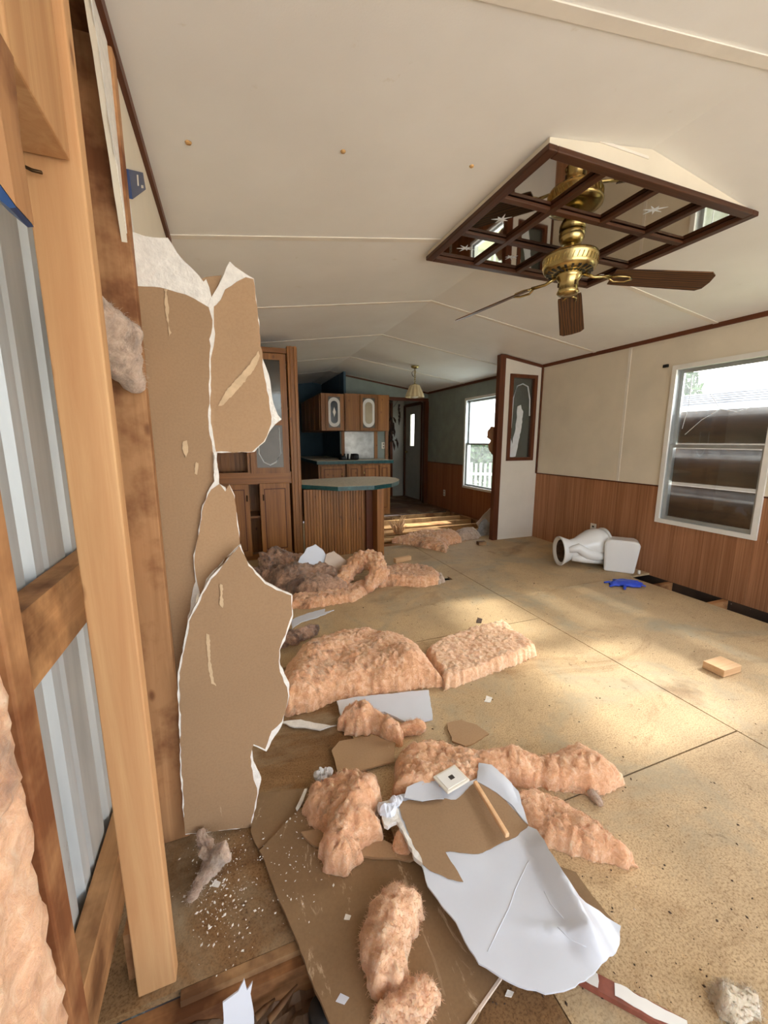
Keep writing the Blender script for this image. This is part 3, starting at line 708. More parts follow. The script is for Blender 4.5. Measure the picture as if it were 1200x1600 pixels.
bx('wall_panel', 'navy_wall', wf, XL, 1.93, YE, YE + 0.03, 0, 2.5); bx('wall_panel', 'grey_wall', wf, 1.97, XR, YE, YE + 0.03, 0, 2.5)
# white wall pieces with dark opening beyond the passage
wp = empty('wall_passage', (3.0, 8.45, 0), 'pale wall with a dark doorway beyond the passage', kind='structure')
bx('wall_panel', 'grey_wall', wp, 3.42, XR - 0.002, 8.44, 8.47, 0, 2.2)
bx('doorway_jamb', 'trim', wp, 3.36, 3.42, 8.43, 8.48, 0, 2.05)
bx('wall_panel', 'grey_wall', wp, 1.98, 3.04, 8.44, 8.47, 0, 2.2)

# ---- windows
def window(name, op, label, sash_z, casing=True, glass_top='glass', glass_bot='glass'):
    y0, y1, z0, z1 = op
    e = empty(name, (XR, (y0 + y1) / 2, z0), label, kind='structure')
    X0, X1 = XR - 0.018, XR + 0.10
    c = 0.026
    for a in ((y0 - c, y0 + 0.012, z0 - c, z1 + c), (y1 - 0.012, y1 + c, z0 - c, z1 + c), (y0 + 0.012, y1 - 0.012, z1 - 0.012, z1 + c), (y0 + 0.012, y1 - 0.012, z0 - c, z0 + 0.012)):
        bx('casing', 'white_frame', e, X0, XR - 0.001, *a)
    for a in ((y0, y0 + 0.012, z0, z1), (y1 - 0.012, y1, z0, z1), (y0 + 0.012, y1 - 0.012, z1 - 0.012, z1), (y0 + 0.012, y1 - 0.012, z0, z0 + 0.012)):
        bx('reveal', 'alu', e, XR - 0.001, X1, *a)
    t = 0.028
    def sash(za, zb, x, gl):
        s = MB().box(x, x + 0.022, y0 + 0.012, y0 + 0.012 + t, za, zb).box(x, x + 0.022, y1 - 0.012 - t, y1 - 0.012, za, zb).box(x, x + 0.022, y0 + 0.012 + t, y1 - 0.012 - t, za, za + t).box(x, x + 0.022, y0 + 0.012 + t, y1 - 0.012 - t, zb - t, zb).build('sash', 'alu', e)
        MB().box(x + 0.009, x + 0.012, y0 + 0.012 + t, y1 - 0.012 - t, za + t, zb - t).build('pane', gl, s)
        return s
    s1 = sash(sash_z - 0.014, z1 - 0.012, XR + 0.045, glass_top); s2 = sash(z0 + 0.012, sash_z + 0.014, XR + 0.018, glass_bot)
    return e, s1, s2
e1, s1, s2 = window('window_1', W1, 'white-framed sash window with cracked upper pane and plywood outside', 1.20)
# cracks in the upper pane
plain('crack', (240, 244, 248), 0.2)
for pts in ([(2.31, 1.73), (2.24, 1.60), (2.17, 1.50)], [(2.17, 1.50), (2.30, 1.42), (2.42, 1.30)], [(2.17, 1.50), (2.05, 1.47), (1.95, 1.50)], [(2.42, 1.80), (2.42, 1.55), (2.45, 1.35)]):
    MB().tube([(XR + 0.0525, a, b) for a, b in pts], 0.0025, 5).build('crack', 'crack', s1)
window('window_2', W2, 'tall white-framed window with dusty upper pane in the blue wall', 1.19, glass_top='glass_frost')
window('window_3', W3, 'white-framed window at the right edge of view', 1.20)
# ---- far door in the right wall
dr = empty('door_1', (XR, 7.96, 0), 'grey exterior door with a narrow lit slot window', kind='structure')
lz0, lz1, ly0, ly1 = 1.13, 1.80, 7.93, 8.13
bx('door_leaf', 'grey_wall', dr, XR + 0.02, XR + 0.06, 7.56, ly0, -0.02, 1.96); bx('door_leaf', 'grey_wall', dr, XR + 0.02, XR + 0.06, ly1, 8.37, -0.02, 1.96)
bx('door_leaf', 'grey_wall', dr, XR + 0.02, XR + 0.06, ly0, ly1, -0.02, lz0); bx('door_leaf', 'grey_wall', dr, XR + 0.02, XR + 0.06, ly0, ly1, lz1, 1.96)
bx('pane', 'glass', dr, XR + 0.035, XR + 0.04, ly0, ly1, lz0, lz1)
for a in ((7.50, 7.56, 0, 2.0), (8.37, 8.43, 0, 2.0), (7.56, 8.37, 1.96, 2.02)): bx('door_frame', 'trim', dr, XR - 0.012, XR + 0.07, *a)
MB().lathe([(0.02, 0), (0.03, 0.012), (0.03, 0.03), (0.01, 0.045)], (XR - 0.01, 8.27, 0.98), 12).build('door_knob', 'brass', dr)

# ================================================================== THINGS
def clump(name, mat, parent, pts, radii, amp=0.25, n=22, seg=5, seed=0, flat=1.0, zmin=0.003, fr=14):
    """soft fibrous lump swept along a path"""
    P = [Vector(p) for p in pts]; path = []; rad = []
    if name == 'tuft_body': n = n * 2; seg = seg * 2 + 4
    for i in range(len(P) - 1):
        p0 = P[max(i - 1, 0)]; p1 = P[i]; p2 = P[i + 1]; p3 = P[min(i + 2, len(P) - 1)]
        for k in range(seg):
            t = k / seg
            path.append(0.5 * ((2 * p1) + (p2 - p0) * t + (2 * p0 - 5 * p1 + 4 * p2 - p3) * t * t + (3 * p1 - p0 - 3 * p2 + p3) * t ** 3))
            rad.append(radii[i] + (radii[i + 1] - radii[i]) * t)
    path.append(P[-1]); rad.append(radii[-1])
    # rounded ends
    a0 = (path[0] - path[1]).normalized(); a1 = (path[-1] - path[-2]).normalized()
    r0, r1 = rad[0], rad[-1]
    pre = [(path[0] + a0 * r0 * s, r0 * math.sqrt(max(0.02, 1 - s * s))) for s in (0.97, 0.8, 0.45)]
    post = [(path[-1] + a1 * r1 * s, r1 * math.sqrt(max(0.02, 1 - s * s))) for s in (0.45, 0.8, 0.97)]
    path = [p for p, _ in pre] + path + [p for p, _ in post]; rad = [r for _, r in pre] + rad + [r for _, r in post]
    rings = []
    for i, p in enumerate(path):
        a = (path[min(i + 1, len(path) - 1)] - path[max(i - 1, 0)]).normalized()
        u = Vector((0, 0, 1)) if abs(a.z) < 0.85 else Vector((0, 1, 0))
        e = a.cross(u).normalized(); g = e.cross(a); ring = []
        for k in range(n):
            t = 2 * math.pi * k / n
            q = p + e * math.cos(t) * rad[i] + g * math.sin(t) * rad[i] * flat
            dv_, _ = mnoise.voronoi(q * fr * 1.6 + Vector((seed, 0, seed))); dw_, _ = mnoise.voronoi(q * fr * 3.4 + Vector((0, seed, 0)))
            nn = wr(q.x, q.y, q.z + seed, fr * 0.6) * 1.0 + 0.9 * (0.6 - 1.5 * dv_[0]) + 0.4 * (0.6 - 1.5 * dw_[0]) + 0.25 * wr(q.x, q.y, q.z, fr * 7)
            q = q + (q - p).normalized() * rad[i] * amp * nn
            q.z = max(zmin, q.z); ring.append(q)
        rings.append(ring)
    return MB().loft(rings).build(name, mat, parent)
def roughen(o, amp, fr, seed=0):
    me = o.data
    for v in me.vertices:
        c = v.co; v.co = c + v.normal * amp * (wr(c.x, c.y, c.z + seed, fr) + 0.5 * wr(c.x, c.y, c.z + seed, fr * 2.2))

def fibres(name, mat, parent, src, count, length, seed=0):
    """loose glass fibres standing off a batt: thin strips, too many to count"""
    rs = random.Random(seed); mb = MB(); L = parent_loc(parent)
    polys = src.data.polygons
    for _ in range(count):
        p = polys[rs.randrange(len(polys))]
        if p.normal.z < -0.2: continue
        c = Vector(p.center) + L; d = (p.normal * 1.0 + Vector((rs.uniform(-1, 1), rs.uniform(-1, 1), rs.uniform(-.4, .6)))).normalized()
        l = length * rs.uniform(0.4, 1.3); s = d.cross(Vector((rs.uniform(-1, 1), rs.uniform(-1, 1), rs.uniform(-1, 1)))).normalized() * 0.00028
        m_ = c + d * l * 0.55 + Vector((rs.uniform(-1, 1), rs.uniform(-1, 1), rs.uniform(-1, .5))) * l * 0.25; e_ = m_ + (d + Vector((rs.uniform(-1, 1), rs.uniform(-1, 1), -0.6))).normalized() * l * 0.5
        mb.add([c - s, c + s, m_ + s, m_ - s, e_], [(0, 1, 2, 3), (3, 2, 4)])
    o = mb.build(name, mat, parent); o['kind'] = 'stuff'; return o

# ---- mirrored ceiling frame
MX0, MX1, MY0, MY1, MZ = 1.20, 2.47, 1.40, 2.40, 2.345
mc = empty('mirror_ceiling_panel', (1.835, 1.9, MZ), 'mirrored ceiling frame of dark wood bars with white gable sides above the fan', 'ceiling mirror')
for y in (MY0, MY1 - 0.012):
    pl = [(MX0, MZ), (MX1, MZ), (MX1, ceil_z(MX1) - 0.001), (XM, ZR - 0.001), (MX0, ceil_z(MX0) - 0.001)]
    MB().prism(pl, (0, y, 0), (1, 0, 0), (0, 0, 1), (0, 1, 0), 0.012).build('gable_side', 'wallboard', mc)
bx('gable_batten', 'batten', mc, XM - 0.42, XM - 0.02, MY0 - 0.004, MY0 - 0.0005, MZ + 0.062, MZ + 0.072)
bx('side_board', 'wallboard', mc, MX0, MX0 + 0.012, MY0 + 0.012, MY1 - 0.012, MZ, ceil_z(MX0) - 0.001); bx('side_board', 'wallboard', mc, MX1 - 0.012, MX1, MY0 + 0.012, MY1 - 0.012, MZ, ceil_z(MX1) - 0.001)
bw = 0.034; cx = [MX0 + (MX1 - MX0) * k / 4 for k in range(5)]; cy = [MY0 + (MY1 - MY0) * k / 3 for k in range(4)]
zt, zb = MZ + 0.001, MZ - 0.022
bx('frame_bar', 'dark_bar_y', mc, MX0 - 0.01, MX0 + bw, MY0 - 0.01, MY1 + 0.01, zb, zt, bevel=0.004); bx('frame_bar', 'dark_bar_y', mc, MX1 - bw, MX1 + 0.01, MY0 - 0.01, MY1 + 0.01, zb, zt, bevel=0.004)
bx('frame_bar', 'dark_bar_x', mc, MX0 + bw, MX1 - bw, MY0 - 0.01, MY0 + bw, zb, zt, bevel=0.004); bx('frame_bar', 'dark_bar_x', mc, MX0 + bw, MX1 - bw, MY1 - bw, MY1 + 0.01, zb, zt, bevel=0.004)
h2 = 0.017
for x in (cx[1], cx[3]): bx('bar', 'dark_bar_y', mc, x - h2, x + h2, MY0 + bw, MY1 - bw, zb + 0.004, zt, bevel=0.003)
bx('bar', 'dark_bar_y', mc, cx[2] - h2, cx[2] + h2, MY0 + bw, cy[1], zb + 0.004, zt, bevel=0.003); bx('bar', 'dark_bar_y', mc, cx[2] - h2, cx[2] + h2, cy[2], MY1 - bw, zb + 0.004, zt, bevel=0.003)
for y in (cy[1], cy[2]): bx('bar', 'dark_bar_x', mc, MX0 + bw, MX1 - bw, y - h2, y + h2, zb + 0.006, zt - 0.002, bevel=0.003)
for i in range(4):
    for j in range(3):
        if j == 1 and i in (1, 2):
            if i == 1: bx('mirror_pane', 'mirror', mc, cx[1] + 0.001, cx[3] - 0.001, cy[1] + 0.001, cy[2] - 0.001, MZ + 0.002, MZ + 0.006)
            continue
        p = bx('mirror_pane', 'mirror', mc, cx[i] + 0.001, cx[i + 1] - 0.001, cy[j] + 0.001, cy[j + 1] - 0.001, MZ + 0.002, MZ + 0.006)
        if (i, j) in ((0, 1), (2, 0), (0, 2), (1, 2)):
            c_ = Vector(((cx[i] + cx[i + 1]) / 2, (cy[j] + cy[j + 1]) / 2, MZ)); rs = random.Random(i * 5 + j); pts = []
            for k in range(14):
                r = 0.045 if k % 2 == 0 else 0.015; r *= rs.uniform(0.6, 1.2); t = 2 * math.pi * k / 14; pts.append((c_.x + r * math.cos(t) * 1.2, c_.y + r * math.sin(t)))
            MB().prism(pts, (0, 0, MZ + 0.001), (1, 0, 0), (0, 1, 0), (0, 0, 1), 0.0008).build('etched_star', 'etch', p)

# ---- ceiling fan
FX, FY = 1.79, 1.87
fan = empty('ceiling_fan', (FX, FY, MZ), 'brass ceiling fan with three dark oak blades hanging from mirrored frame', 'ceiling fan')
MB().lathe([(0.030, MZ - 0.062), (0.052, MZ - 0.056), (0.064, MZ - 0.03), (0.066, MZ - 0.008), (0.062, MZ - 0.0)], (FX, FY, 0), 28).build('canopy', 'brass', fan)
MB().lathe([(0.022, MZ - 0.09), (0.022, MZ - 0.05)], (FX, FY, 0), 16).build('downrod', 'brass', fan)
mo = MB().lathe([(0.05, 2.145), (0.085, 2.140), (0.128, 2.152), (0.136, 2.170), (0.136, 2.205), (0.142, 2.212), (0.138, 2.228), (0.10, 2.246), (0.045, 2.256), (0.02, 2.258)], (FX, FY, 0), 36).build('motor_housing', 'brass', fan)
for k in range(20):
    t = 2 * math.pi * k / 20
    MB().bar((FX + 0.066 * math.cos(t), FY + 0.066 * math.sin(t), 2.1415), (FX + 0.118 * math.cos(t), FY + 0.118 * math.sin(t), 2.147), 0.012, 0.006).build('vent_slot', 'black', mo)
for k in range(36):
    t = 2 * math.pi * k / 36; u = t + math.pi / 36
    MB().bar((FX + 0.1365 * math.cos(t), FY + 0.1365 * math.sin(t), 2.173), (FX + 0.1365 * math.cos(u), FY + 0.1365 * math.sin(u), 2.203), 0.004, 0.003).build('lattice_rib', 'brass', mo)
sh_ = MB().lathe([(0.020, 2.030), (0.048, 2.034), (0.058, 2.045), (0.050, 2.062), (0.050, 2.10), (0.062, 2.118), (0.07, 2.135), (0.06, 2.146)], (FX, FY, 0), 28).build('switch_housing', 'brass', fan)
for k in range(3):
    t = 0.5 + k * 2.1; MB().lathe([(0.006, 0), (0.006, 0.02)], (FX + 0.05 * math.cos(t), FY + 0.05 * math.sin(t), 2.075), 8).build('screw', 'hardware', sh_)
def blade(ang, z0, z1, r0, r1, pitch, twist=0):
    t = math.radians(ang); A = Vector((math.cos(t), math.sin(t), 0)); S = Vector((-math.sin(t), math.cos(t), 0))
    C0 = Vector((FX, FY, 0))
    ir = MB().tube([C0 + A * 0.075 + Vector((0, 0, 2.138)), C0 + A * 0.13 + Vector((0, 0, 2.118)), C0 + A * (r0 - 0.01) + Vector((0, 0, z0 + 0.004))], [0.010, 0.008, 0.010], 8)
    for s in (-1, 1):
        ir.tube([C0 + A * (r0 - 0.015) + S * 0.006 * s + Vector((0, 0, z0)), C0 + A * (r0 + 0.02) + S * 0.036 * s + Vector((0, 0, z0 - 0.008)), C0 + A * (r0 + 0.075) + S * 0.03 * s + Vector((0, 0, z0 - 0.012)), C0 + A * (r0 + 0.10) + Vector((0, 0, z0 - 0.014))], 0.006, 7)
    ir.build('blade_iron', 'brass', fan)
    p = math.radians(pitch); W = S * math.cos(p) + Vector((0, 0, math.sin(p)))
    o = C0 + A * r0 + Vector((0, 0, z0)); D = (C0 + A * r1 + Vector((0, 0, z1)) - o); Ln = D.length; D.normalize(); N = D.cross(W).normalized()
    hw0, hw1 = 0.062, 0.076
    poly = [(0, -hw0), (0.02, -hw0 - 0.003), (Ln - 0.03, -hw1), (Ln - 0.006, -hw1 + 0.022), (Ln, 0), (Ln - 0.006, hw1 - 0.022), (Ln - 0.03, hw1), (0.02, hw0 + 0.003), (0, hw0)]
    b = MB().prism(poly, (0, 0, 0), (1, 0, 0), (0, 1, 0), (0, 0, 1), 0.006).build('blade', 'blade_wood')
    b.parent = fan
    b.matrix_local = Matrix.Translation(o - fan.location) @ Matrix((D, W, N)).transposed().to_4x4()
    return b
blade(-29, 2.112, 2.060, 0.22, 0.70, -13)
blade(43, 2.085, 1.965, 0.20, 0.62, -10)
blade(114, 2.112, 2.045, 0.22, 0.72, -19)

# ---- hanging lamp in the dining end
LX, LY = 2.62, 5.6
pl_ = empty('pendant_lamp', (LX, LY, 2.32), 'pendant lamp with scalloped pale shade hanging on a chain near the kitchen', 'lamp')
MB().lathe([(0.02, ceil_z(LX) - 0.04), (0.055, ceil_z(LX) - 0.025), (0.06, ceil_z(LX) - 0.004)], (LX, LY, 0), 20).build('canopy', 'brass', pl_)
zc = ceil_z(LX) - 0.04
for k in range(7):
    z0 = zc - 0.03 * k
    ring = [(LX + 0.012 * math.cos(t) * (k % 2), LY + 0.012 * math.cos(t) * ((k + 1) % 2), z0 - 0.018 + 0.022 * math.sin(t)) for t in [2 * math.pi * q / 10 for q in range(11)]]
    MB().tube(ring, 0.004, 6).build('chain_link', 'brass', pl_)
MB().tube([(LX, LY, zc), (LX - 0.05, LY, zc - 0.06), (LX - 0.04, LY, zc - 0.1), (LX, LY, zc - 0.12)], 0.004, 6).build('cord', 'black', pl_)
rings = []
for r, z in ((0.035, 2.055), (0.07, 2.045), (0.10, 1.98), (0.128, 1.91), (0.138, 1.875)):
    rings.append([Vector((LX + r * (1 + 0.05 * math.cos(12 * t) * (r > 0.05)) * math.cos(t), LY + r * (1 + 0.05 * math.cos(12 * t) * (r > 0.05)) * math.sin(t), z)) for t in [2 * math.pi * k / 72 for k in range(72)]])
so = MB().loft(rings, True, False).build('lamp_shade', 'shade_glass', pl_)
sm_ = so.modifiers.new('thick', 'SOLIDIFY'); sm_.thickness = 0.004
MB().lathe([(0.012, 2.07), (0.036, 2.062), (0.036, 2.05), (0.01, 2.045)], (LX, LY, 0), 16).build('shade_cap', 'brass', pl_)
MB().lathe([(0.01, 1.862), (0.05, 1.872), (0.06, 1.90), (0.05, 1.935), (0.018, 1.96), (0.016, 2.0)], (LX, LY, 0), 20).build('bulb', 'bulb', pl_)

# ---- hutch cabinet
HX0, HX1, HY = -0.19, 0.70, 4.30
hu = empty('hutch_cabinet', (0.25, 4.5, 0), 'tall brown wooden hutch with glass upper door behind the torn drywall', 'cabinet')
bx('carcass_side', 'cabinet', hu, HX0, HX0 + 0.02, HY + 0.02, 4.70, 0, 2.15); bx('back_panel', 'cabinet', hu, HX0 + 0.02, 0.60, 4.66, 4.70, 0, 2.15)
bx('post', 'cabinet', hu, 0.60, HX1, HY - 0.02, 4.70, 0, 2.17, bevel=0.006)
bx('post_moulding', 'cabinet', hu, 0.625, 0.645, HY - 0.03, HY - 0.0195, 0, 2.17, bevel=0.003); bx('post_moulding', 'cabinet', hu, 0.665, 0.69, HY - 0.032, HY - 0.0195, 0, 2.17, bevel=0.003)
bx('cornice', 'cabinet_x', hu, HX0, 0.60, HY, HY + 0.1, 2.10, 2.15, bevel=0.004); bx('top_board', 'cabinet_x', hu, HX0 + 0.02, 0.60, HY + 0.1, 4.66, 2.12, 2.14)
bx('middle_rail', 'cabinet_x', hu, HX0 + 0.02, 0.60, HY, HY + 0.022, 0.808, 0.93); bx('middle_shelf', 'cabinet_x', hu, HX0 + 0.02, 0.60, HY + 0.022, 4.66, 0.88, 0.90)
for k in range(9):
    x = -0.155 + k * 0.037; bx('niche_board', 'cabinet', hu, x, x + 0.034, 4.52, 4.53, 0.93, 1.16)
bx('niche_top', 'cabinet_x', hu, -0.17, 0.19, HY + 0.02, 4.66, 1.16, 1.18)
bx('mullion', 'cabinet', hu, 0.17, 0.195, HY, HY + 0.022, 0.93, 2.10)
ud = MB().box(0.2, 0.262, HY - 0.018, HY - 0.001, 0.915, 2.09).box(0.525, 0.585, HY - 0.018, HY - 0.001, 0.915, 2.09).box(0.262, 0.525, HY - 0.018, HY - 0.001, 0.915, 0.975).box(0.262, 0.525, HY - 0.018, HY - 0.001, 2.03, 2.09).build('glass_door', 'cabinet', hu)
bx('pane', 'glass_dirty', ud, 0.262, 0.525, HY - 0.012, HY - 0.009, 1.45, 2.03)
bx('pane', 'shelf_glass', ud, 0.262, 0.525, HY - 0.012, HY - 0.009, 0.975, 1.40)
MB().tube([(0.29, HY - 0.013, 1.38), (0.285, HY - 0.013, 1.12), (0.33, HY - 0.013, 1.03), (0.39, HY - 0.013, 1.0), (0.45, HY - 0.013, 1.03), (0.5, HY - 0.013, 1.12), (0.495, HY - 0.013, 1.38)], 0.006, 6).build('etched_oval', 'etch', ud)
bx('glass_muntin', 'cabinet_x', ud, 0.262, 0.525, HY - 0.015, HY - 0.003, 1.40, 1.45)
bx('shelf', 'cabinet_x', hu, 0.20, 0.60, HY + 0.03, 4.66, 1.56, 1.58)
for z in (2.0, 1.06): MB().tube([(0.59, HY - 0.02, z - 0.02), (0.59, HY - 0.02, z + 0.02)], 0.006, 6).build('hinge', 'hardware', ud)
for x0, x1 in ((-0.11, 0.17), (0.27, 0.575)):
    dd = bx('cabinet_door', 'cabinet', hu, x0, x1, HY - 0.018, HY - 0.001, 0.06, 0.815, bevel=0.004)
    MB().box(x0 + 0.045, x0 + 0.053, HY - 0.021, HY - 0.0185, 0.12, 0.76).box(x1 - 0.053, x1 - 0.045, HY - 0.021, HY - 0.0185, 0.12, 0.76).box(x0 + 0.053, x1 - 0.053, HY - 0.021, HY - 0.0185, 0.752, 0.76).box(x0 + 0.053, x1 - 0.053, HY - 0.021, HY - 0.0185, 0.12, 0.128).build('panel_moulding', 'trim', dd)
    MB().tube([(x0 + 0.035 if x0 > 0 else x1 - 0.025, HY - 0.024, 0.64), (x0 + 0.035 if x0 > 0 else x1 - 0.025, HY - 0.034, 0.67), (x0 + 0.035 if x0 > 0 else x1 - 0.025, HY - 0.024, 0.70)], 0.006, 6).build('pull', 'hardware', dd)
bx('shelf', 'cabinet_x', hu, 0.17, 0.27, HY + 0.05, 4.66, 0.45, 0.47)
bx('plinth', 'cabinet_x', hu, HX0 + 0.02, 0.60, HY + 0.04, HY + 0.06, 0, 0.06)

# ---- dining peninsula
pe = empty('dining_peninsula', (1.12, 4.5, 0), 'low wooden peninsula with beadboard front and green-edged worktop', 'counter')
k = 0; x = 0.705
while x < 1.375:
    bx('bead_board', 'cabinet', pe, x, min(x + 0.029, 1.376), 4.20, 4.212, 0, 0.74, bevel=0.003); x += 0.0315
bx('core_panel', 'trim', pe, 0.705, 1.47, 4.213, 4.235, 0, 0.74)
bx('recess_board', 'trim', pe, 1.38, 1.452, 4.16, 4.21, 0, 0.74)
bx('end_post', 'cabinet', pe, 1.455, 1.535, 4.02, 4.6, 0, 0.738, bevel=0.004)
def rounded_top(z0, z1, mat, name, parent):
    pts = zpx([(473, 757), (528, 760.5), (585, 758.5), (612, 755), (622, 751.5), (624, 749), (618, 746.5), (606, 745), (585, 744.5), (548, 745), (473, 750)], 0.785)
    pts[0] = (0.705, pts[0][1]); pts[-1] = (0.705, pts[-1][1])
    return MB().prism(pts, (0, 0, z0), (1, 0, 0), (0, 1, 0), (0, 0, 1), z1 - z0).build(name, mat, parent)
wt = rounded_top(0.740, 0.783, 'counter_edge', 'worktop', pe)
rounded_top(0.7832, 0.785, 'counter_top', 'laminate_face', wt)

# ---- kitchen cabinets
def kdoor(parent, x0, x1, y, z0, z1, pull=None):
    d = bx('cabinet_door', 'cabinet', parent, x0, x1, y - 0.018, y - 0.0005, z0, z1, bevel=0.004)
    m = min(0.045, (x1 - x0) * 0.22)
    MB().box(x0 + m, x0 + m + 0.01, y - 0.022, y - 0.0185, z0 + m, z1 - m).box(x1 - m - 0.01, x1 - m, y - 0.022, y - 0.0185, z0 + m, z1 - m).box(x0 + m + 0.01, x1 - m - 0.01, y - 0.022, y - 0.0185, z1 - m - 0.01, z1 - m).box(x0 + m + 0.01, x1 - m - 0.01, y - 0.022, y - 0.0185, z0 + m, z0 + m + 0.01).build('panel_moulding', 'trim', d)
    if pull: MB().tube([(pull[0], y - 0.024, pull[1]), (pull[0], y - 0.036, pull[1] + 0.035), (pull[0], y - 0.024, pull[1] + 0.07)], 0.007, 6).build('pull', 'brass', d)
    return d
KY = 6.40
ka = empty('base_cabinet', (1.55, 7.4, 0), 'dark brown kitchen base cabinet left of the bright one under long worktop', 'cabinet', 'kitchen base cabinets')
bx('carcass', 'cabinet', ka, 1.32, 1.765, KY, 8.5, 0, 0.87); kdoor(ka, 1.36, 1.755, KY, 0.3, 0.84, (1.70, 0.66))
kb = empty('base_cabinet', (2.15, 6.7, 0), 'sunlit brown base cabinet with narrow doors at worktop end', 'cabinet', 'kitchen base cabinets')
bx('carcass', 'cabinet', kb, 1.78, 2.54, KY - 0.03, 6.98, 0, 0.87); kdoor(kb, 1.80, 2.0, KY - 0.03, 0.08, 0.84); kdoor(kb, 2.04, 2.32, KY - 0.03, 0.08, 0.84, (2.07, 0.68)); kdoor(kb, 2.345, 2.52, KY - 0.03, 0.08, 0.84)
kw = empty('kitchen_worktop', (2.0, 7, 0.87), 'green-edged L-shaped kitchen worktop with pale speckled top', 'worktop')
P_ = [(1.29, KY - 0.05), (1.78, KY - 0.06), (2.59, KY - 0.06), (2.59, 6.96), (1.925, 6.96), (1.925, 8.5), (1.29, 8.5)]
we = MB().prism(P_, (0, 0, 0.872), (1, 0, 0), (0, 1, 0), (0, 0, 1), 0.05).build('worktop_slab', 'counter_edge', kw); MB().prism(P_, (0, 0, 0.9222), (1, 0, 0), (0, 1, 0), (0, 0, 1), 0.002).build('laminate_face', 'counter_top', we)
UY = 6.55
def oval_door(parent, x0, x1, glass, seed):
    d = MB().box(x0, x0 + 0.045, UY - 0.02, UY - 0.001, 1.41, 1.985).box(x1 - 0.045, x1, UY - 0.02, UY - 0.001, 1.41, 1.985).box(x0 + 0.045, x1 - 0.045, UY - 0.02, UY - 0.001, 1.41, 1.455).box(x0 + 0.045, x1 - 0.045, UY - 0.02, UY - 0.001, 1.94, 1.985).build('oval_door', 'cabinet', parent)
    c = (x0 + x1) / 2; hw = (x1 - x0) / 2 - 0.045
    bx('pane', 'shelf_glass', d, c - hw, c + hw, UY - 0.012, UY - 0.009, 1.455, 1.94)
    def cap(rx, za, zb):
        return [(c + rx * math.cos(t), zb - rx + rx * math.sin(t)) for t in [math.pi * q / 10 for q in range(11)]] + [(c + rx * math.cos(t), za + rx + rx * math.sin(t)) for t in [math.pi + math.pi * q / 10 for q in range(11)]]
    MB().prism(cap(hw * 0.98, 1.465, 1.93), (0, UY - 0.0145, 0), (1, 0, 0), (0, 0, 1), (0, 1, 0), 0.002).build('oval_border', 'white_frame', d)
    o = MB().prism(cap(hw * 0.60, 1.52, 1.875), (0, UY - 0.0165, 0), (1, 0, 0), (0, 0, 1), (0, 1, 0), 0.0015).build('oval_glass', glass, d)
    if seed: MB().prism([(c - 0.025, 1.70), (c, 1.78), (c + 0.025, 1.70), (c, 1.62)], (0, UY - 0.018, 0), (1, 0, 0), (0, 0, 1), (0, 1, 0), 0.001).build('diamond_etch', 'white_frame', d)
ua = empty('wall_cupboard', (1.6, 7.4, 1.4), 'hanging cupboard with dark oval glass and pale diamond', 'cabinet', 'kitchen wall cupboards')
bx('carcass', 'cabinet', ua, 1.42, 1.80, UY, 8.4, 1.405, 1.99); oval_door(ua, 1.49, 1.775, 'cab_glass', 1)
for k in range(4):
    bx('side_door', 'cabinet', ua, 1.402, 1.419, UY + 0.06 + k * 0.42, UY + 0.44 + k * 0.42, 1.42, 1.97, bevel=0.004)
ub = empty('wall_cupboard', (2.2, 6.8, 1.4), 'hanging cupboard with pale oval glass over the steel backsplash', 'cabinet', 'kitchen wall cupboards')
bx('carcass', 'cabinet', ub, 1.815, 2.59, UY, 6.98, 1.405, 2.0); oval_door(ub, 2.07, 2.37, 'mirror_glass_tan', 0); bx('blank_panel', 'cabinet', ub, 1.83, 2.05, UY - 0.012, UY - 0.001, 1.415, 1.985); bx('blank_panel', 'cabinet', ub, 2.385, 2.58, UY - 0.012, UY - 0.001, 1.415, 1.985)
tag(bx('backsplash', 'steel', None, 1.92, 2.466, 6.975, 6.989, 0.93, 1.40), 'smeared steel backsplash sheet behind the worktop', 'backsplash')
# black burner on the worktop
bu = empty('gas_burner', (1.83, 6.62, 0.9245), 'black iron burner grate lying on the kitchen worktop', 'burner')
MB().lathe([(0.06, 0.9245), (0.07, 0.94), (0.06, 0.985), (0.02, 1.0)], (1.78, 6.62, 0), 14).build('burner_cap', 'black_iron', bu); MB().lathe([(0.05, 0.9245), (0.07, 0.94), (0.065, 1.02), (0.03, 1.03)], (1.99, 6.6, 0), 14).build('burner_cap', 'black_iron', bu)
for k in range(5): MB().tube([(1.74 + k * 0.06, 6.56, 0.93), (1.75 + k * 0.06, 6.6, 1.02), (1.76 + k * 0.06, 6.68, 0.93)], 0.013, 6).build('grate_finger', 'black_iron', bu)
MB().tube([(1.72, 6.56, 0.933), (2.02, 6.56, 0.933)], 0.009, 6).build('grate_bar', 'black_iron', bu)
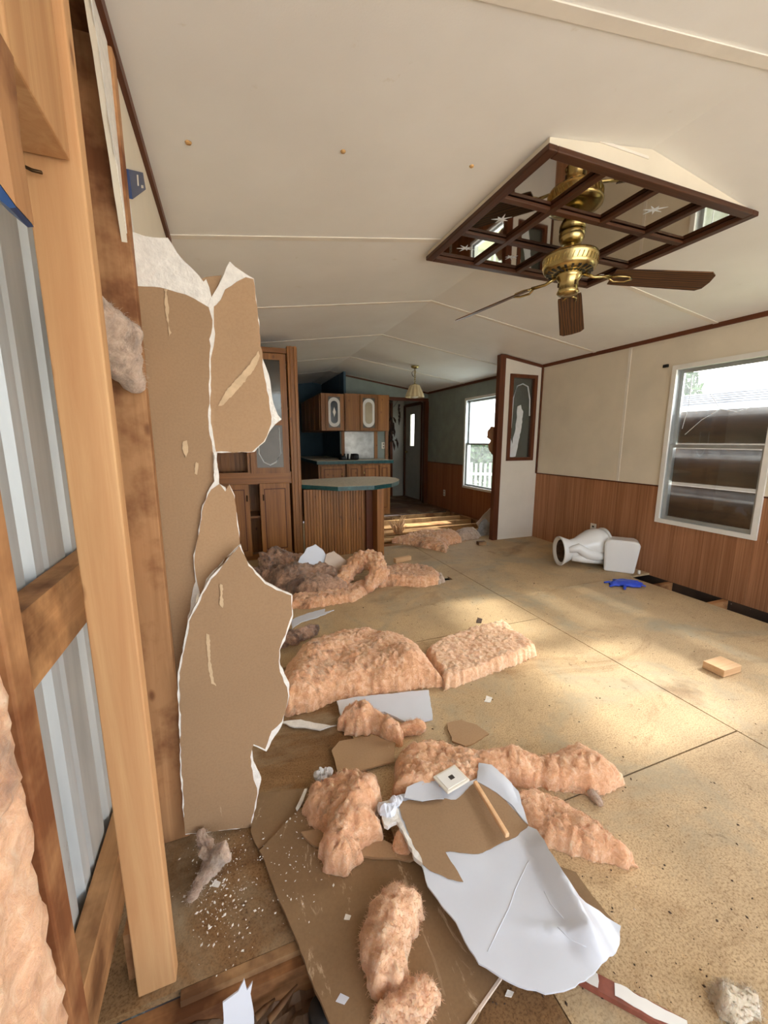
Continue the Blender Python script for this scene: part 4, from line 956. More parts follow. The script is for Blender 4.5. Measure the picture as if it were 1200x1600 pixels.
# feathers / dried wreath hanging in the passage
fe = empty('hanging_wreath', (3.2, 7.6, 1.5), 'dark dried feather wreath hanging in the far passage', 'wreath')
rs = random.Random(4)
for k in range(16):
    p = ony(rs.uniform(610, 620), rs.uniform(648, 692), 7.6); q = p + Vector((rs.uniform(-.07, .07), rs.uniform(-.03, .03), rs.uniform(-.26, .0)))
    MB().tube([p, (p + q) / 2 + Vector((0.01, 0, 0)), q], [0.008, 0.024, 0.002], 6).build('feather', 'feather', fe)
MB().tube([(ony(615, 650, 7.6).x, 7.6, 1.9), (ony(615, 650, 7.6).x, 7.33, 2.03)], 0.004, 5).build('hanging_cord', 'black', fe)
p = ony(624, 632, 7.6)
for k in range(5): MB().tube([p + Vector((0, 0, -0.07 * k)), p + Vector((rs.uniform(-.03, .03), 0, -0.07 * k - 0.12))], [0.022, 0.003], 6).build('feather', 'feather', fe)

# ---- outlets
def outlet(y, z, x=XR, label='', axis='x', pos=None):
    e = empty('power_outlet', pos if pos else (x, y, z), label, 'outlet')
    if axis == 'x':
        pl = bx('cover_plate', 'outlet', e, x - 0.007, x - 0.001, y - 0.036, y + 0.036, z - 0.058, z + 0.058, bevel=0.002)
        for dz in (-0.025, 0.025): bx('socket', 'outlet_slot', pl, x - 0.0085, x - 0.0071, y - 0.012, y + 0.012, z + dz - 0.009, z + dz + 0.009)
    else:
        X, Yy = pos[0], pos[1]
        pl = bx('cover_plate', 'outlet', e, X - 0.036, X + 0.036, Yy - 0.007, Yy - 0.001, z - 0.058, z + 0.058, bevel=0.002)
        for dz in (-0.025, 0.025): bx('socket', 'outlet_slot', pl, X - 0.012, X + 0.012, Yy - 0.0085, Yy - 0.0071, z + dz - 0.009, z + dz + 0.009)
    return e
p = onx(927, 826, XR); outlet(p.y, p.z, label='white wall outlet in the wainscot behind the toilet')
p = onx(694.5, 770, XR); outlet(p.y, p.z, label='small white outlet low on dark wainscot under blue wall')
p = ony(599, 696, 6.99); outlet(0, p.z, label='white outlet beside the steel backsplash', axis='y', pos=(p.x, 6.99, p.z))
# black clip by the window
p = onx(1042, 572, XR); tag(MB().box(XR - 0.02, XR - 0.001, p.y - 0.02, p.y + 0.025, p.z - 0.013, p.z + 0.013).build('curtain_bracket', 'black', None, 0.004), 'small black curtain bracket at the top corner of window', 'bracket')

# ---- plywood outside the big window
for k, (z0, z1) in enumerate(((1.225, 1.50), (0.875, 1.175), (0.50, 0.845))):
    tag(bx('plywood_board', 'plywood', None, 3.815, 3.830, 1.70 if k == 0 else 0.62, 2.66, z0, z1), ['weathered plywood board outside window, topmost of three', 'weathered plywood board outside window, middle of three', 'weathered plywood board outside window, lowest of three'][k], 'board', 'plywood boards outside the window')

# ---- toilet lying on its side
to = empty('toilet', (3.25, 2.85, 0), 'white toilet lying on its side against the brown wainscot', 'toilet')
B0 = Vector((3.04, 3.04, 0.155)); B1 = Vector((3.45, 2.93, 0.17)); ax = (B1 - B0).normalized(); sd_ = ax.cross(Vector((0, 0, 1))).normalized(); upv = sd_.cross(ax)
def rg(c, a, b, n=28, sq=0.0):
    out = []
    for q in range(n):
        t = 2 * math.pi * q / n; e = 1 - sq; cs, sn = math.cos(t), math.sin(t)
        out.append(c + sd_ * a * math.copysign(abs(cs) ** e, cs) + upv * b * math.copysign(abs(sn) ** e, sn))
    return out
Ln = (B1 - B0).length
rings = [rg(B0 + ax * s + upv * o, a, b) for s, o, a, b in ((0.02, 0, .085, .115), (0.0, 0, .105, .135), (-0.004, 0, .118, .148), (0.012, 0, .12, .15), (0.05, 0.002, .105, .132), (0.11, 0.004, .088, .105), (0.17, 0.015, .092, .105), (0.24, 0.035, .115, .125), (0.31, 0.048, .14, .148), (0.37, 0.048, .15, .16), (0.42, 0.04, .15, .165), (0.455, 0.035, .14, .155), (0.475, 0.035, .14, .15), (0.48, 0.035, .10, .12))]
bo = MB().loft(rings, False, True).build('bowl', 'porcelain', to)
MB().loft([rg(B0 + ax * 0.02, .085, .115), rg(B0 + ax * 0.07, .06, .08), rg(B0 + ax * 0.10, .03, .05)], False, True).build('dark_foot_opening', 'stained', bo)  # inside of the foot opening in plain dark brown
cdir = -sd_ if sd_.dot(Vector((-1, -1, 0))) < 0 else sd_
MB().tube([B0 + ax * 0.05 + cdir * 0.085 + upv * 0.03, B0 + ax * 0.15 + cdir * 0.085 + upv * 0.045, B0 + ax * 0.24 + cdir * 0.11 - upv * 0.02, B0 + ax * 0.33 + cdir * 0.12 - upv * 0.04, B0 + ax * 0.43 + cdir * 0.12 - upv * 0.05], [0.03, 0.045, 0.055, 0.05, 0.035], 14).build('trapway', 'porcelain', bo)
MB().tube([B0 + ax * 0.10 + cdir * 0.07 - upv * 0.06, B0 + ax * 0.22 + cdir * 0.1 - upv * 0.07, B0 + ax * 0.44 + cdir * 0.1 - upv * 0.11], [0.03, 0.04, 0.03], 12).build('trapway', 'porcelain', bo)
c_ = B0 + ax * 0.49; MB().prism([(-0.10, -0.165), (0.10, -0.165), (0.10, 0.0), (0.06, 0.05), (-0.06, 0.05), (-0.10, 0.0)], c_ - ax * 0.03, cdir, upv, ax, 0.035).build('tank_shelf', 'porcelain', bo, 0.008)
MB().loft([rg(B0 + ax * 0.455 + upv * 0.06, .145, .15), rg(B0 + ax * 0.475 + upv * 0.06, .145, .15)]).build('seat', 'porcelain', bo)
bl = onz(943, 892); br = onz(991, 898); dv = (br - bl).normalized(); nv = Vector((-dv.y, dv.x, 0)); nv = nv if nv.x > 0 else -nv
Wt = (br - bl).length
ta = MB().prism([(0.0, 0.0), (Wt, 0.0), (Wt + 0.03, 0.27), (Wt + 0.02, 0.30), (Wt - 0.02, 0.315), (0.03, 0.315), (0.0, 0.295), (-0.012, 0.26)], bl, dv, Vector((0, 0, 1)), nv, 0.19).build('tank', 'porcelain', to, 0.02)
MB().tube([br + dv * 0.025 + Vector((0, 0, 0.03)), br + dv * 0.045 + Vector((0, 0, 0.03))], 0.02, 12).build('valve', 'outlet', ta)

# ---- blue gloves
rs = random.Random(9)
def gloves(loc):
    e = empty('rubber_glove', loc, 'crumpled blue rubber gloves on the floor by the toilet tank', 'glove')
    x, y = loc[0], loc[1]
    palm = clump('palm', 'glove', e, [(x - 0.06, y + 0.03, 0.012), (x, y, 0.018), (x + 0.05, y - 0.04, 0.012)], [0.03, 0.04, 0.03], 0.35, 18, 6, 3, 0.45)
    for dx, dy, a in ((-0.07, 0.05, 2.4), (-0.09, 0.0, 3.0), (-0.05, -0.04, 3.8), (0.06, -0.06, -0.5), (0.09, -0.03, -0.1), (0.05, 0.03, 0.8), (0.0, 0.05, 1.4)):
        p = Vector((x + dx * 0.7, y + dy * 0.7, 0.011)); q = p + Vector((math.cos(a) * 0.055, math.sin(a) * 0.055, 0))
        clump('finger', 'glove', e, [p, (p + q) / 2 + Vector((0.005, 0.006, 0.004)), q], [0.012, 0.011, 0.008], 0.2, 10, 4, 2, 0.7)
    clump('cuff', 'glove', e, [(x - 0.02, y + 0.05, 0.012), (x + 0.04, y + 0.045, 0.016), (x + 0.1, y - 0.0, 0.012)], [0.018, 0.022, 0.02], 0.4, 14, 5, 6, 0.6)
p = onz(976, 915); gloves((p.x, p.y, 0)); bpy.data.objects['rubber_glove'].scale = (1.35, 1.35, 1.2)

# ---- wood blocks
def woodblock(px_c, lx, ly, h, rz, label, mat='block_wood'):
    p = onz(*px_c); e = MB()
    c, s = math.cos(rz), math.sin(rz); A = Vector((c, s, 0)); B = Vector((-s, c, 0))
    o = MB().box(-lx / 2, lx / 2, -ly / 2, ly / 2, 0, h).build('wood_block', mat, None, 0.003)
    o.location = (p.x, p.y, 0.001); o.rotation_euler = (0, 0, rz)
    return tag(o, label, 'wood block', 'offcut wood blocks')
woodblock((1127, 1047), 0.15, 0.105, 0.042, math.radians(0), 'pale pine offcut block on the open floor at right')
woodblock((629, 877), 0.20, 0.045, 0.045, math.radians(12), 'narrow pine offcut block in front of the peninsula')
woodblock((752, 851), 0.10, 0.07, 0.04, math.radians(-8), 'small dull offcut block near the divider post', 'plank_grey')

# ================================================================== DEBRIS
IG = 'pink glass wool insulation pieces'
def batt(label, px, h, mat='insulation', fib=500, **kw):
    poly = zpx([(p[0], p[1], (p[2] if len(p) > 2 else 0) * 0.6) for p in px])
    cx_ = sum(p[0] for p in poly) / len(poly); cy_ = sum(p[1] for p in poly) / len(poly)
    e = empty('insulation_batt', (cx_, cy_, 0), label, 'insulation', IG)
    o = pillow('batt_body', mat, e, poly, h, **kw)
    if fib: fibres('loose_fibre', mat, e, o, fib * 9, 0.011, kw.get('seed', 0))
    return e
def tuft(label, pts, radii, mat='insulation', fib=300, **kw):
    c = sum((Vector(p) for p in pts), Vector()) / len(pts)
    e = empty('insulation_tuft', (c.x, c.y, 0), label, 'insulation', IG)
    o = clump('tuft_body', mat, e, pts, radii, **kw)
    if fib: fibres('loose_fibre', mat, e, o, fib * 9, 0.013, kw.get('seed', 0))
    return e
# large double batt in the middle of the floor
batt('large puffy pink insulation batt with dark smudges in front of torn drywall',
     [(437, 1060, .06), (445, 1035, .10), (480, 1006, .12), (520, 987, .13), (570, 979, .13), (620, 988, .12), (655, 1008, .10), (676, 1036, .08), (692, 1070, .02), (640, 1080), (590, 1086), (530, 1096), (490, 1112), (445, 1120), (432, 1090, .03)],
     0.115, seed=1, edge=0.09, rough=0.014, fib=900, wr_s=26, lump=0.4)
batt('flat square-edged pink insulation batt lying in the sun patch',
     [(664, 1018, .07), (690, 999, .07), (738, 984, .07), (785, 974, .065), (806, 988, .065), (838, 1014, .05), (838, 1026), (780, 1050), (720, 1070), (694, 1080), (684, 1055, .03)],
     0.062, mat='insulation_light', seed=2, edge=0.02, power=0.3, rough=0.013, fib=500, lump=0.15, wr_s=22)
# heap in front of the hutch
def heap(mat, label, px, h, seed, **kw): return batt(label, px, h, mat, 400, seed=seed, **kw)
heap('insulation_dirty', 'dirty brown and grey insulation heap at the foot of the hutch',
     [(405, 880, .12), (425, 862, .16), (450, 868, .16), (480, 872, .14), (520, 890, .1), (545, 905, .08), (545, 930), (500, 938), (460, 935), (430, 925), (410, 905)], 0.15, 3, edge=0.12, rough=0.03, step=0.02)
tuft('upright dark-tipped insulation tuft against the hutch doors', [onz(412, 900, 0.05), onz(430, 873, 0.16), onz(455, 888, 0.1)], [0.10, 0.12, 0.08], 'insulation_dirty', seed=4, amp=0.5, seg=7, n=30)
heap('insulation', 'thin pink insulation strip along the front of the hutch heap',
     [(455, 938), (500, 925, .05), (540, 915, .07), (570, 905, .07), (580, 925), (555, 940), (520, 946), (480, 952), (455, 952)], 0.06, 5, edge=0.04)
tuft('curled pink insulation loop standing on the heap near peninsula', [onz(530, 912, 0.06), onz(548, 890, 0.13), onz(566, 874, 0.20), onz(586, 876, 0.20), onz(592, 895, 0.13), onz(578, 915, 0.06)], [0.06, 0.075, 0.085, 0.09, 0.08, 0.06], 'insulation', seed=6, amp=0.32, seg=8, n=28)
heap('insulation', 'pink insulation batt beside the small floor hole',
     [(588, 890, .08), (620, 883, .08), (655, 885, .07), (680, 892, .06), (690, 905, .02), (684, 914), (660, 918), (620, 916), (590, 918)], 0.075, 7, edge=0.05)
batt('white-fringed grey insulation scrap next to the floor hole', [(678, 898, .05), (690, 896, .04), (696, 910), (684, 914)], 0.04, 'insulation_grey', 120, seed=8, edge=0.03)
# white and beige bits in the heap
def scrap(name, label, px, mat, z, thick=0.006, cat='drywall scrap', group='drywall scraps on the floor', seed=0, amp=0.006, zf=None, step=0.03, core=None):
    poly = jag(zpx(px, z), amp, 0.02, seed)
    cx_ = sum(p[0] for p in poly) / len(poly); cy_ = sum(p[1] for p in poly) / len(poly)
    f = (lambda a, b, d: Vector((a, b, z + 0.003 * wr(a, b, seed, 8)))) if zf is None else zf
    o = sheet(name, mat, None, poly, step, f, thick, (0, 0, -1), seed)
    # origin at base
    c = Vector((cx_, cy_, 0)); o.data.transform(Matrix.Translation(-c)); o.location = c
    return tag(o, label, cat, group)
def upright(name, label, px, y, mat, thick, cat, group=None, seed=0, tilt=0.0, wave=0.01):
    pp = []
    for u, v in px:
        p = ony(u, v, y); pp.append((p.x, p.z))
    pp = jag(pp, 0.005, 0.02, seed); zm = min(p[1] for p in pp)
    o = sheet(name, mat, None, pp, 0.03, lambda a, b, d: Vector((a, y + tilt * (b - zm) + wave * wr(a, b, seed, 6), b)), thick, (0, 1, 0), seed)
    c = Vector((sum(p[0] for p in pp) / len(pp), y, 0)); o.data.transform(Matrix.Translation(-c)); o.location = c
    return tag(o, label, cat, group)
upright('drywall_scrap', 'curved white board leaning in the heap before the peninsula', [(462, 890), (470, 872), (482, 858), (495, 853), (505, 860), (512, 872), (505, 892), (490, 895)], 3.45, 'white_paper', 0.008, 'drywall scrap', 'drywall scraps on the floor', 3, 0.25)
upright('drywall_scrap', 'beige folded board beside the white one in the heap', [(505, 890), (512, 868), (524, 863), (546, 880), (540, 892)], 3.42, 'pink_paper', 0.008, 'drywall scrap', 'drywall scraps on the floor', 5, 0.3)
scrap('drywall_scrap', 'long white torn scrap at the right edge of lower torn partition', [(455, 968), (480, 958), (508, 951), (506, 956), (522, 953), (500, 962), (470, 972), (456, 982)], 'white_paper', 0.012, seed=21)
tuft('small grey and pink insulation tuft behind the big batt', [onz(446, 1000, 0.06), onz(468, 990, 0.09), onz(490, 984, 0.05)], [0.05, 0.045, 0.04], 'insulation_dirty', seed=9, amp=0.45, seg=6)
# white sheet under the batt and lump in front
scrap('drywall_scrap', 'white rectangular drywall sheet poking out below the big batt', [(526, 1095), (560, 1088), (670, 1078), (676, 1122), (640, 1130), (600, 1112), (560, 1118), (535, 1128)], 'white_paper', 0.014, 0.012, seed=22, amp=0.003)
batt('knotted pink insulation lump in front of the white sheet', [(528, 1135, .03), (535, 1112, .07), (550, 1098, .10), (580, 1100, .10), (600, 1112, .09), (620, 1128, .06), (632, 1150, .02), (625, 1168), (600, 1160), (585, 1148), (560, 1152), (540, 1150)], 0.09, seed=10, edge=0.05, rough=0.022, wr_s=20, lump=0.5)
tuft('tiny pink insulation lump right of the knotted one', [onz(636, 1138, 0.025), onz(655, 1136, 0.025)], [0.035, 0.03], 'insulation', 120, seed=11, amp=0.35)
scrap('drywall_scrap', 'thin white torn strip at the foot of the partition edge', [(440, 1128), (470, 1124), (500, 1130), (526, 1132), (500, 1140), (460, 1136)], 'gypsum', 0.014, seed=23)
scrap('drywall_scrap', 'brown scrap with white edge lying near the sun patch', [(698, 1130), (720, 1124), (745, 1132), (764, 1146), (742, 1160), (728, 1166), (706, 1158)], 'paper_lit', 0.008, seed=24, amp=0.003)
scrap('drywall_scrap', 'tan paper-backed scrap beside the knotted lump', [(518, 1172), (530, 1158), (585, 1150), (618, 1160), (616, 1190), (575, 1200), (530, 1214)], 'paper_lit', 0.018, seed=25, amp=0.003)
# long ridge of insulation running right
batt('long crumpled pink insulation piece stretching behind the white board',
     [(616, 1200, .05), (622, 1170, .07), (660, 1158, .08), (690, 1148, .10), (708, 1160, .09), (750, 1172, .08), (800, 1170, .08), (840, 1180, .08), (870, 1168, .09), (905, 1162, .08), (935, 1180, .06), (975, 1225, .01), (930, 1246), (880, 1240), (830, 1230), (790, 1235), (740, 1255), (690, 1268), (640, 1270), (612, 1255, .02)],
     0.08, seed=12, edge=0.05, rough=0.017, fib=900, wr_s=30, lump=0.35)
batt('pointed pink insulation batt at the right of the white board',
     [(790, 1245, .05), (830, 1228, .06), (880, 1244, .07), (930, 1280, .06), (965, 1318, .05), (998, 1354, .01), (960, 1352), (900, 1340), (850, 1325), (812, 1300)],
     0.062, seed=13, edge=0.04, rough=0.013, fib=500, wr_s=34)
tuft('tiny grey fluff at the tip of the long insulation', [onz(925, 1240, 0.012), onz(936, 1254, 0.01)], [0.018, 0.012], 'insulation_grey', 60, seed=14, amp=0.4)
# tousled lump left of the white board
batt('tousled pink insulation lump left of the white board', [(472, 1270, .03), (492, 1238, .07), (520, 1216, .09), (560, 1210, .10), (592, 1225, .09), (598, 1262, .05), (580, 1285, .05), (598, 1305, .04), (588, 1325, .02), (560, 1335, .03), (565, 1355), (540, 1382), (505, 1372), (498, 1345, .02), (510, 1310, .03), (488, 1295, .02)], 0.09, base=0.022, seed=15, edge=0.05, rough=0.02, wr_s=28, lump=0.5, fib=700)
tuft('small pink lump tucked under the left edge of white board', [onz(628, 1320, 0.03), onz(640, 1298, 0.04)], [0.035, 0.03], 'insulation', 100, seed=16, amp=0.4)
# rolled tuft at the bottom
batt('pale rolled insulation tuft standing on the brown board at bottom', [(562, 1480, .05), (575, 1430, .08), (592, 1390, .10), (615, 1378, .10), (645, 1390, .09), (662, 1415, .06), (655, 1450, .04), (640, 1490, .03), (642, 1530, .02), (625, 1580), (590, 1582), (572, 1540, .02)], 0.09, mat='insulation_light', base=0.022, seed=17, edge=0.05, rough=0.017, wr_s=24, lump=0.35, fib=700)
batt('yellowish frayed insulation tuft at the bottom edge', [(575, 1610), (585, 1575, .05), (610, 1545, .07), (640, 1528, .06), (672, 1545, .03), (690, 1572), (680, 1600), (640, 1620)], 0.06, mat='insulation_light', base=0.022, seed=18, edge=0.05, rough=0.022, wr_s=20, lump=0.5, fib=500)
batt('cream frayed insulation tuft in the bottom right corner', [(1095, 1545, .02), (1115, 1530, .05), (1150, 1540, .05), (1190, 1565, .04), (1195, 1600), (1150, 1605), (1115, 1580)], 0.05, mat='insulation_cream', seed=19, edge=0.05, rough=0.03, lump=0.5, fib=400)
# far batt by the joists
batt('pink insulation batt at the edge of opened joists',
     [(612, 845, .05), (650, 832, .12), (690, 826, .14), (715, 828, .13), (722, 842, .08), (700, 852), (697, 864), (670, 858), (640, 852)], 0.10, seed=20, edge=0.12, rough=0.03, step=0.015, fib=200, mat='insulation', lump=0.4, wr_s=16)
batt('grey and white insulation scrap beside the divider post',
     [(712, 830, .1), (735, 825, .1), (750, 832, .08), (748, 842), (725, 845), (712, 845)], 0.09, 'insulation_grey', 100, seed=21, edge=0.08, rough=0.03, step=0.025)
upright('drywall_scrap', 'pale board leaning in the corner behind the divider post', [(745, 818), (771, 792), (772, 826), (752, 832)], 4.62, 'pink_paper', 0.012, 'drywall scrap', 'drywall scraps on the floor', 6, 0.1)
upright('rag', 'white and dark rag heaped at the divider post', [(742, 838), (752, 820), (762, 812), (771, 822), (770, 840)], 4.40, 'rag', 0.02, 'rag', None, 8, 0.1, 0.06)
upright('ragged_cardboard', 'dark ragged torn panel jutting from the divider post over the window', [(776, 668), (768, 666), (763, 672), (761, 683), (767, 688), (763, 695), (764, 703), (769, 710), (776, 712)], 4.24, 'cardboard', 0.006, 'cardboard', None, 9)
sv = empty('shaving_bundle', (onz(624, 832, 0).x, onz(624, 832, 0).y, 0), 'pale bundle of splintered wood shavings standing on the sunlit joists', 'wood shavings')
rs = random.Random(77); c0 = onz(624, 834, 0.0)
for k in range(26):
    p0 = c0 + Vector((rs.uniform(-.06, .06), rs.uniform(-.03, .03), 0.0)); q0 = p0 + Vector((rs.uniform(-.12, .14), rs.uniform(-.06, .06), rs.uniform(0.10, 0.26)))
    MB().tube([p0, (p0 + q0) / 2 + Vector((rs.uniform(-.02, .02), 0, 0.02)), q0], [0.006, 0.009, 0.003], 5).build('shaving', 'block_wood', sv)  # brighter wood colour stands in for sunlight on the shavings
# insulation stuffed in the stud bays
def bay(label, y0, y1, z0, z1, mat, seed, x0=-0.275, x1=-0.205):
    e = empty('stud_bay_insulation', ((x0 + x1) / 2, (y0 + y1) / 2, z0), label, 'insulation', IG)
    poly = jag([(y0, z0), (y1, z0), (y1, z1), (y0, z1)], 0.006, 0.03, seed)
    vs_, fs_, d_ = cdt(poly, 0.011, seed); top = []; bot = []
    for (a, b), dd in zip(vs_, d_):
        k = min(1, dd / 0.04) ** 0.5
        top.append(Vector((x0 + (x1 - x0) * (0.4 + 0.6 * k) + 0.006 * k * crink(a, b, 24, seed) + 0.004 * k * crink(a, b, 55, seed), a, b))); bot.append(Vector((x0, a, b)))
    return solid('batt_body', mat, e, top, bot, fs_, len(poly))
bay('pink insulation behind the nearest stud at lower left', 0.25, 0.468, -0.02, 1.10, 'insulation', 31, x1=-0.203)
tuft('faded pink insulation tuft poking out between the two studs', [(-0.262, 1.10, 1.52), (-0.235, 1.16, 1.48), (-0.212, 1.205, 1.40)], [0.05, 0.06, 0.035], 'insulation_grey', 150, seed=33, amp=0.25)
tuft('grey insulation fluff on the floor at the foot of far stud', [onz(318, 1312, 0.05), onz(330, 1340, 0.04), onz(345, 1330, 0.05), onz(322, 1362, 0.03), onz(300, 1400, 0.02)], [0.03, 0.04, 0.035, 0.03, 0.015], 'insulation_grey', 400, seed=23, amp=0.6, seg=6, n=26)

# ---- brown-backed drywall sheets on the floor
scrap('drywall_board', 'large brown-backed drywall board lying under the insulation at bottom', [(405, 1328), (470, 1262), (560, 1300), (680, 1340), (790, 1430), (782, 1528), (735, 1600), (600, 1660), (520, 1610)], 'paper_floor', 0.022, 0.012, seed=41, amp=0.003, step=0.05)
scrap('drywall_board', 'brown drywall piece with white cracked edges beside partition foot', [(392, 1300), (398, 1240), (440, 1236), (482, 1230), (470, 1262), (425, 1310), (404, 1326)], 'paper_floor', 0.014, 0.010, seed=42, amp=0.004)
scrap('drywall_scrap', 'thin white curl running down the brown piece', [(476, 1232), (480, 1232), (474, 1250), (464, 1266), (462, 1262)], 'gypsum', 0.03, 0.004, seed=43, amp=0.002, step=0.02)
scrap('drywall_board', 'brown drywall strip under the right edge of the white board', [(868, 1350), (900, 1362), (935, 1410), (960, 1440), (930, 1460), (880, 1400)], 'paper_floor', 0.010, 0.008, seed=44, amp=0.003)
scrap('drywall_board', 'brown drywall fragment between the pink lump and the white board', [(470, 1300), (520, 1290), (600, 1312), (660, 1335), (640, 1345), (560, 1338), (490, 1320)], 'paper_lit', 0.032, 0.008, seed=45, amp=0.004)

# ---- big white torn board on top
wbo = empty('torn_drywall_board', (0.75, 0.95, 0), 'large white torn board with brown paper patch, lying on the insulation', 'drywall board')
ZB = 0.075
FA = onz(834, 1296, ZB); FB = onz(938, 1492, ZB); FD = (FB - FA).to_2d(); FL = FD.length; FD.normalize(); FN = Vector((-FD.y, FD.x))
if FN.x < 0: FN = -FN
def wz(a, b, d=0):
    q = Vector((a - FA.x, b - FA.y)); t = q.dot(FD) / FL; s = q.dot(FN)
    amp = 0.036 * max(0.0, min(1.0, t * 3 + 0.4)) * max(0.0, min(1.0, (1.08 - t) * 5))
    w = 0.055 if s < 0 else 0.020 + 0.02 * max(0, t)
    z = ZB + amp * max(0.0, 1 - abs(s) / w)
    if s > 0 and t > 0: z -= min(0.028, s * 0.35)
    q2 = Vector((a - onz(868, 1456, ZB).x, b - onz(868, 1456, ZB).y)); z += 0.012 * max(0, 1 - abs(q2.x * 0.5 + q2.y * 0.86) / 0.016) * max(0, 1 - q2.length / 0.09)
    return z + 0.006 * wr(a, b, 3, 4) + 0.0025 * wr(a, b, 5, 13)
outl = [(598, 1256), (612, 1246), (640, 1238), (685, 1214), (705, 1234), (745, 1216), (748, 1192), (768, 1196), (790, 1216), (810, 1236), (822, 1275), (826, 1293), (838, 1302), (862, 1352), (878, 1380), (905, 1402), (938, 1412), (972, 1432), (970, 1460), (952, 1492), (928, 1520), (890, 1545), (852, 1553), (810, 1540), (782, 1526), (748, 1505), (726, 1470), (712, 1440), (690, 1415), (668, 1385), (658, 1350), (636, 1310), (618, 1275)]
po = jag(zpx(outl, ZB), 0.003, 0.014, 61)
sheet('white_face', 'white_paper', wbo, po, 0.011, lambda a, b, d: Vector((a, b, wz(a, b))), 0.005, (0, 0, -1), 61)
bp = jag(zpx([(620, 1252), (650, 1248), (690, 1248), (712, 1250), (738, 1226), (752, 1222), (790, 1250), (826, 1292), (800, 1310), (760, 1328), (740, 1334), (696, 1332), (715, 1362), (724, 1378), (700, 1374), (672, 1362), (658, 1350), (640, 1310)], ZB), 0.003, 0.012, 62)
sheet('brown_paper_patch', 'paper', wbo, bp, 0.02, lambda a, b, d: Vector((a, b, wz(a, b) + 0.0022)), 0.001, (0, 0, -1), 62)
# crumbled white gypsum along the left edge
ge = jag(zpx([(596, 1255), (614, 1250), (630, 1290), (645, 1325), (660, 1352), (652, 1345), (636, 1315), (620, 1285), (600, 1290)], ZB), 0.006, 0.01, 63)
sheet('gypsum_rim', 'gypsum', wbo, ge, 0.015, lambda a, b, d: Vector((a, b, wz(a, b) + 0.005 + 0.004 * wr(a, b, 2, 60))), 0.014, (0, 0, -1), 63)
for k, pts in enumerate(([(826, 1345), (805, 1390), (795, 1420), (785, 1440), (762, 1488)], [(870, 1455), (890, 1470), (915, 1486)], [(850, 1395), (860, 1415), (880, 1440)])):
    MB().tube([Vector((onz(u, v, ZB).x, onz(u, v, ZB).y, wz(onz(u, v, ZB).x, onz(u, v, ZB).y) + 0.0004)) for u, v in pts], 0.0009, 5).build('crease', 'white_paper', wbo)
# curled top flap
fl = jag(zpx([(748, 1194), (768, 1197), (800, 1226), (824, 1290), (800, 1258), (770, 1236), (745, 1222)], ZB), 0.002, 0.012, 64)
sheet('curled_flap', 'white_paper', wbo, fl, 0.015, lambda a, b, d: Vector((a, b, wz(a, b) + 0.004 + 0.3 * min(d, 0.03))), 0.002, (0, 0, -1), 64)
# crumpled foil-like bits and outlet cover on the board
oc = empty('outlet_cover', (onz(702, 1222, 0.1).x, onz(702, 1222, 0.1).y, 0.08), 'white outlet cover plate lying on the top edge of torn board', 'outlet cover')
q = [onz(u, v, 0.10) for u, v in ((676, 1216), (710, 1197), (726, 1220), (690, 1246))]
U_ = (q[1] - q[0]).normalized(); V_ = Vector((0, 0, 1)).cross(U_); Lu = (q[1] - q[0]).length; Lv = (q[3] - q[0]).length; sg = 1 if (q[3] - q[0]).dot(V_) > 0 else -1
cv = MB().prism([(0, 0), (Lu, 0), (Lu, Lv * sg), (0, Lv * sg)], q[0], U_, V_, Vector((0, 0, 1)), 0.008).build('cover_plate', 'outlet', oc, 0.003)
MB().prism([(Lu * .1, Lv * .12 * sg), (Lu * .9, Lv * .12 * sg), (Lu * .9, Lv * .88 * sg), (Lu * .1, Lv * .88 * sg)], q[0] + Vector((0, 0, 0.008)), U_, V_, Vector((0, 0, 1)), 0.002).build('raised_rim', 'white_frame', cv)
MB().prism([(Lu * .42, Lv * .40 * sg), (Lu * .60, Lv * .40 * sg), (Lu * .60, Lv * .60 * sg), (Lu * .42, Lv * .60 * sg)], q[0] + Vector((0, 0, 0.010)), U_, V_, Vector((0, 0, 1)), 0.001).build('toggle_hole', 'outlet_slot', cv)
scrap('white_flap', 'white paper flap beside the outlet cover', [(632, 1244), (636, 1228), (660, 1220), (682, 1216), (694, 1248), (660, 1250)], 'white_paper', 0.09, 0.002, 'paper scrap', 'torn white paper bits', 65, 0.003, zf=lambda a, b, d: Vector((a, b, 0.088 + 0.012 * wr(a, b, 4, 8))), step=0.015)
rs = random.Random(12)
for (u, v, r, lab) in ((608, 1262, 0.03, 'crumpled silver-white paper wad at the left corner of torn board'), (506, 1208, 0.03, 'crumpled silver-white paper wad beside the tan scrap'), (620, 1252, 0.02, 'small crumpled foil bit on the corner of torn board')):
    z0 = 0.085 if u > 590 else 0.03
    c = onz(u, v, z0); o = clump('paper_wad', 'white_paper', None, [c - Vector((r * .6, 0, 0)), c, c + Vector((r * .6, 0.005, 0))], [r * .7, r * .8, r * .6], 0.7, 12, 3, int(u), 0.6, fr=40)
    for p_ in o.data.polygons: p_.use_smooth = False
    o.data.transform(Matrix.Translation(-c)); o.location = c; tag(o, lab, 'paper wad', 'torn white paper bits')
# stick on the board
st = MB().bar(onz(742, 1222, 0.092), onz(793, 1306, 0.092), 0.014, 0.014).build('wood_stick', 'block_wood', None, 0.003)
c = onz(768, 1264, 0.085); st.data.transform(Matrix.Translation(-c)); st.location = c
tag(st, 'slim pale wooden stick lying on the brown paper patch', 'stick')
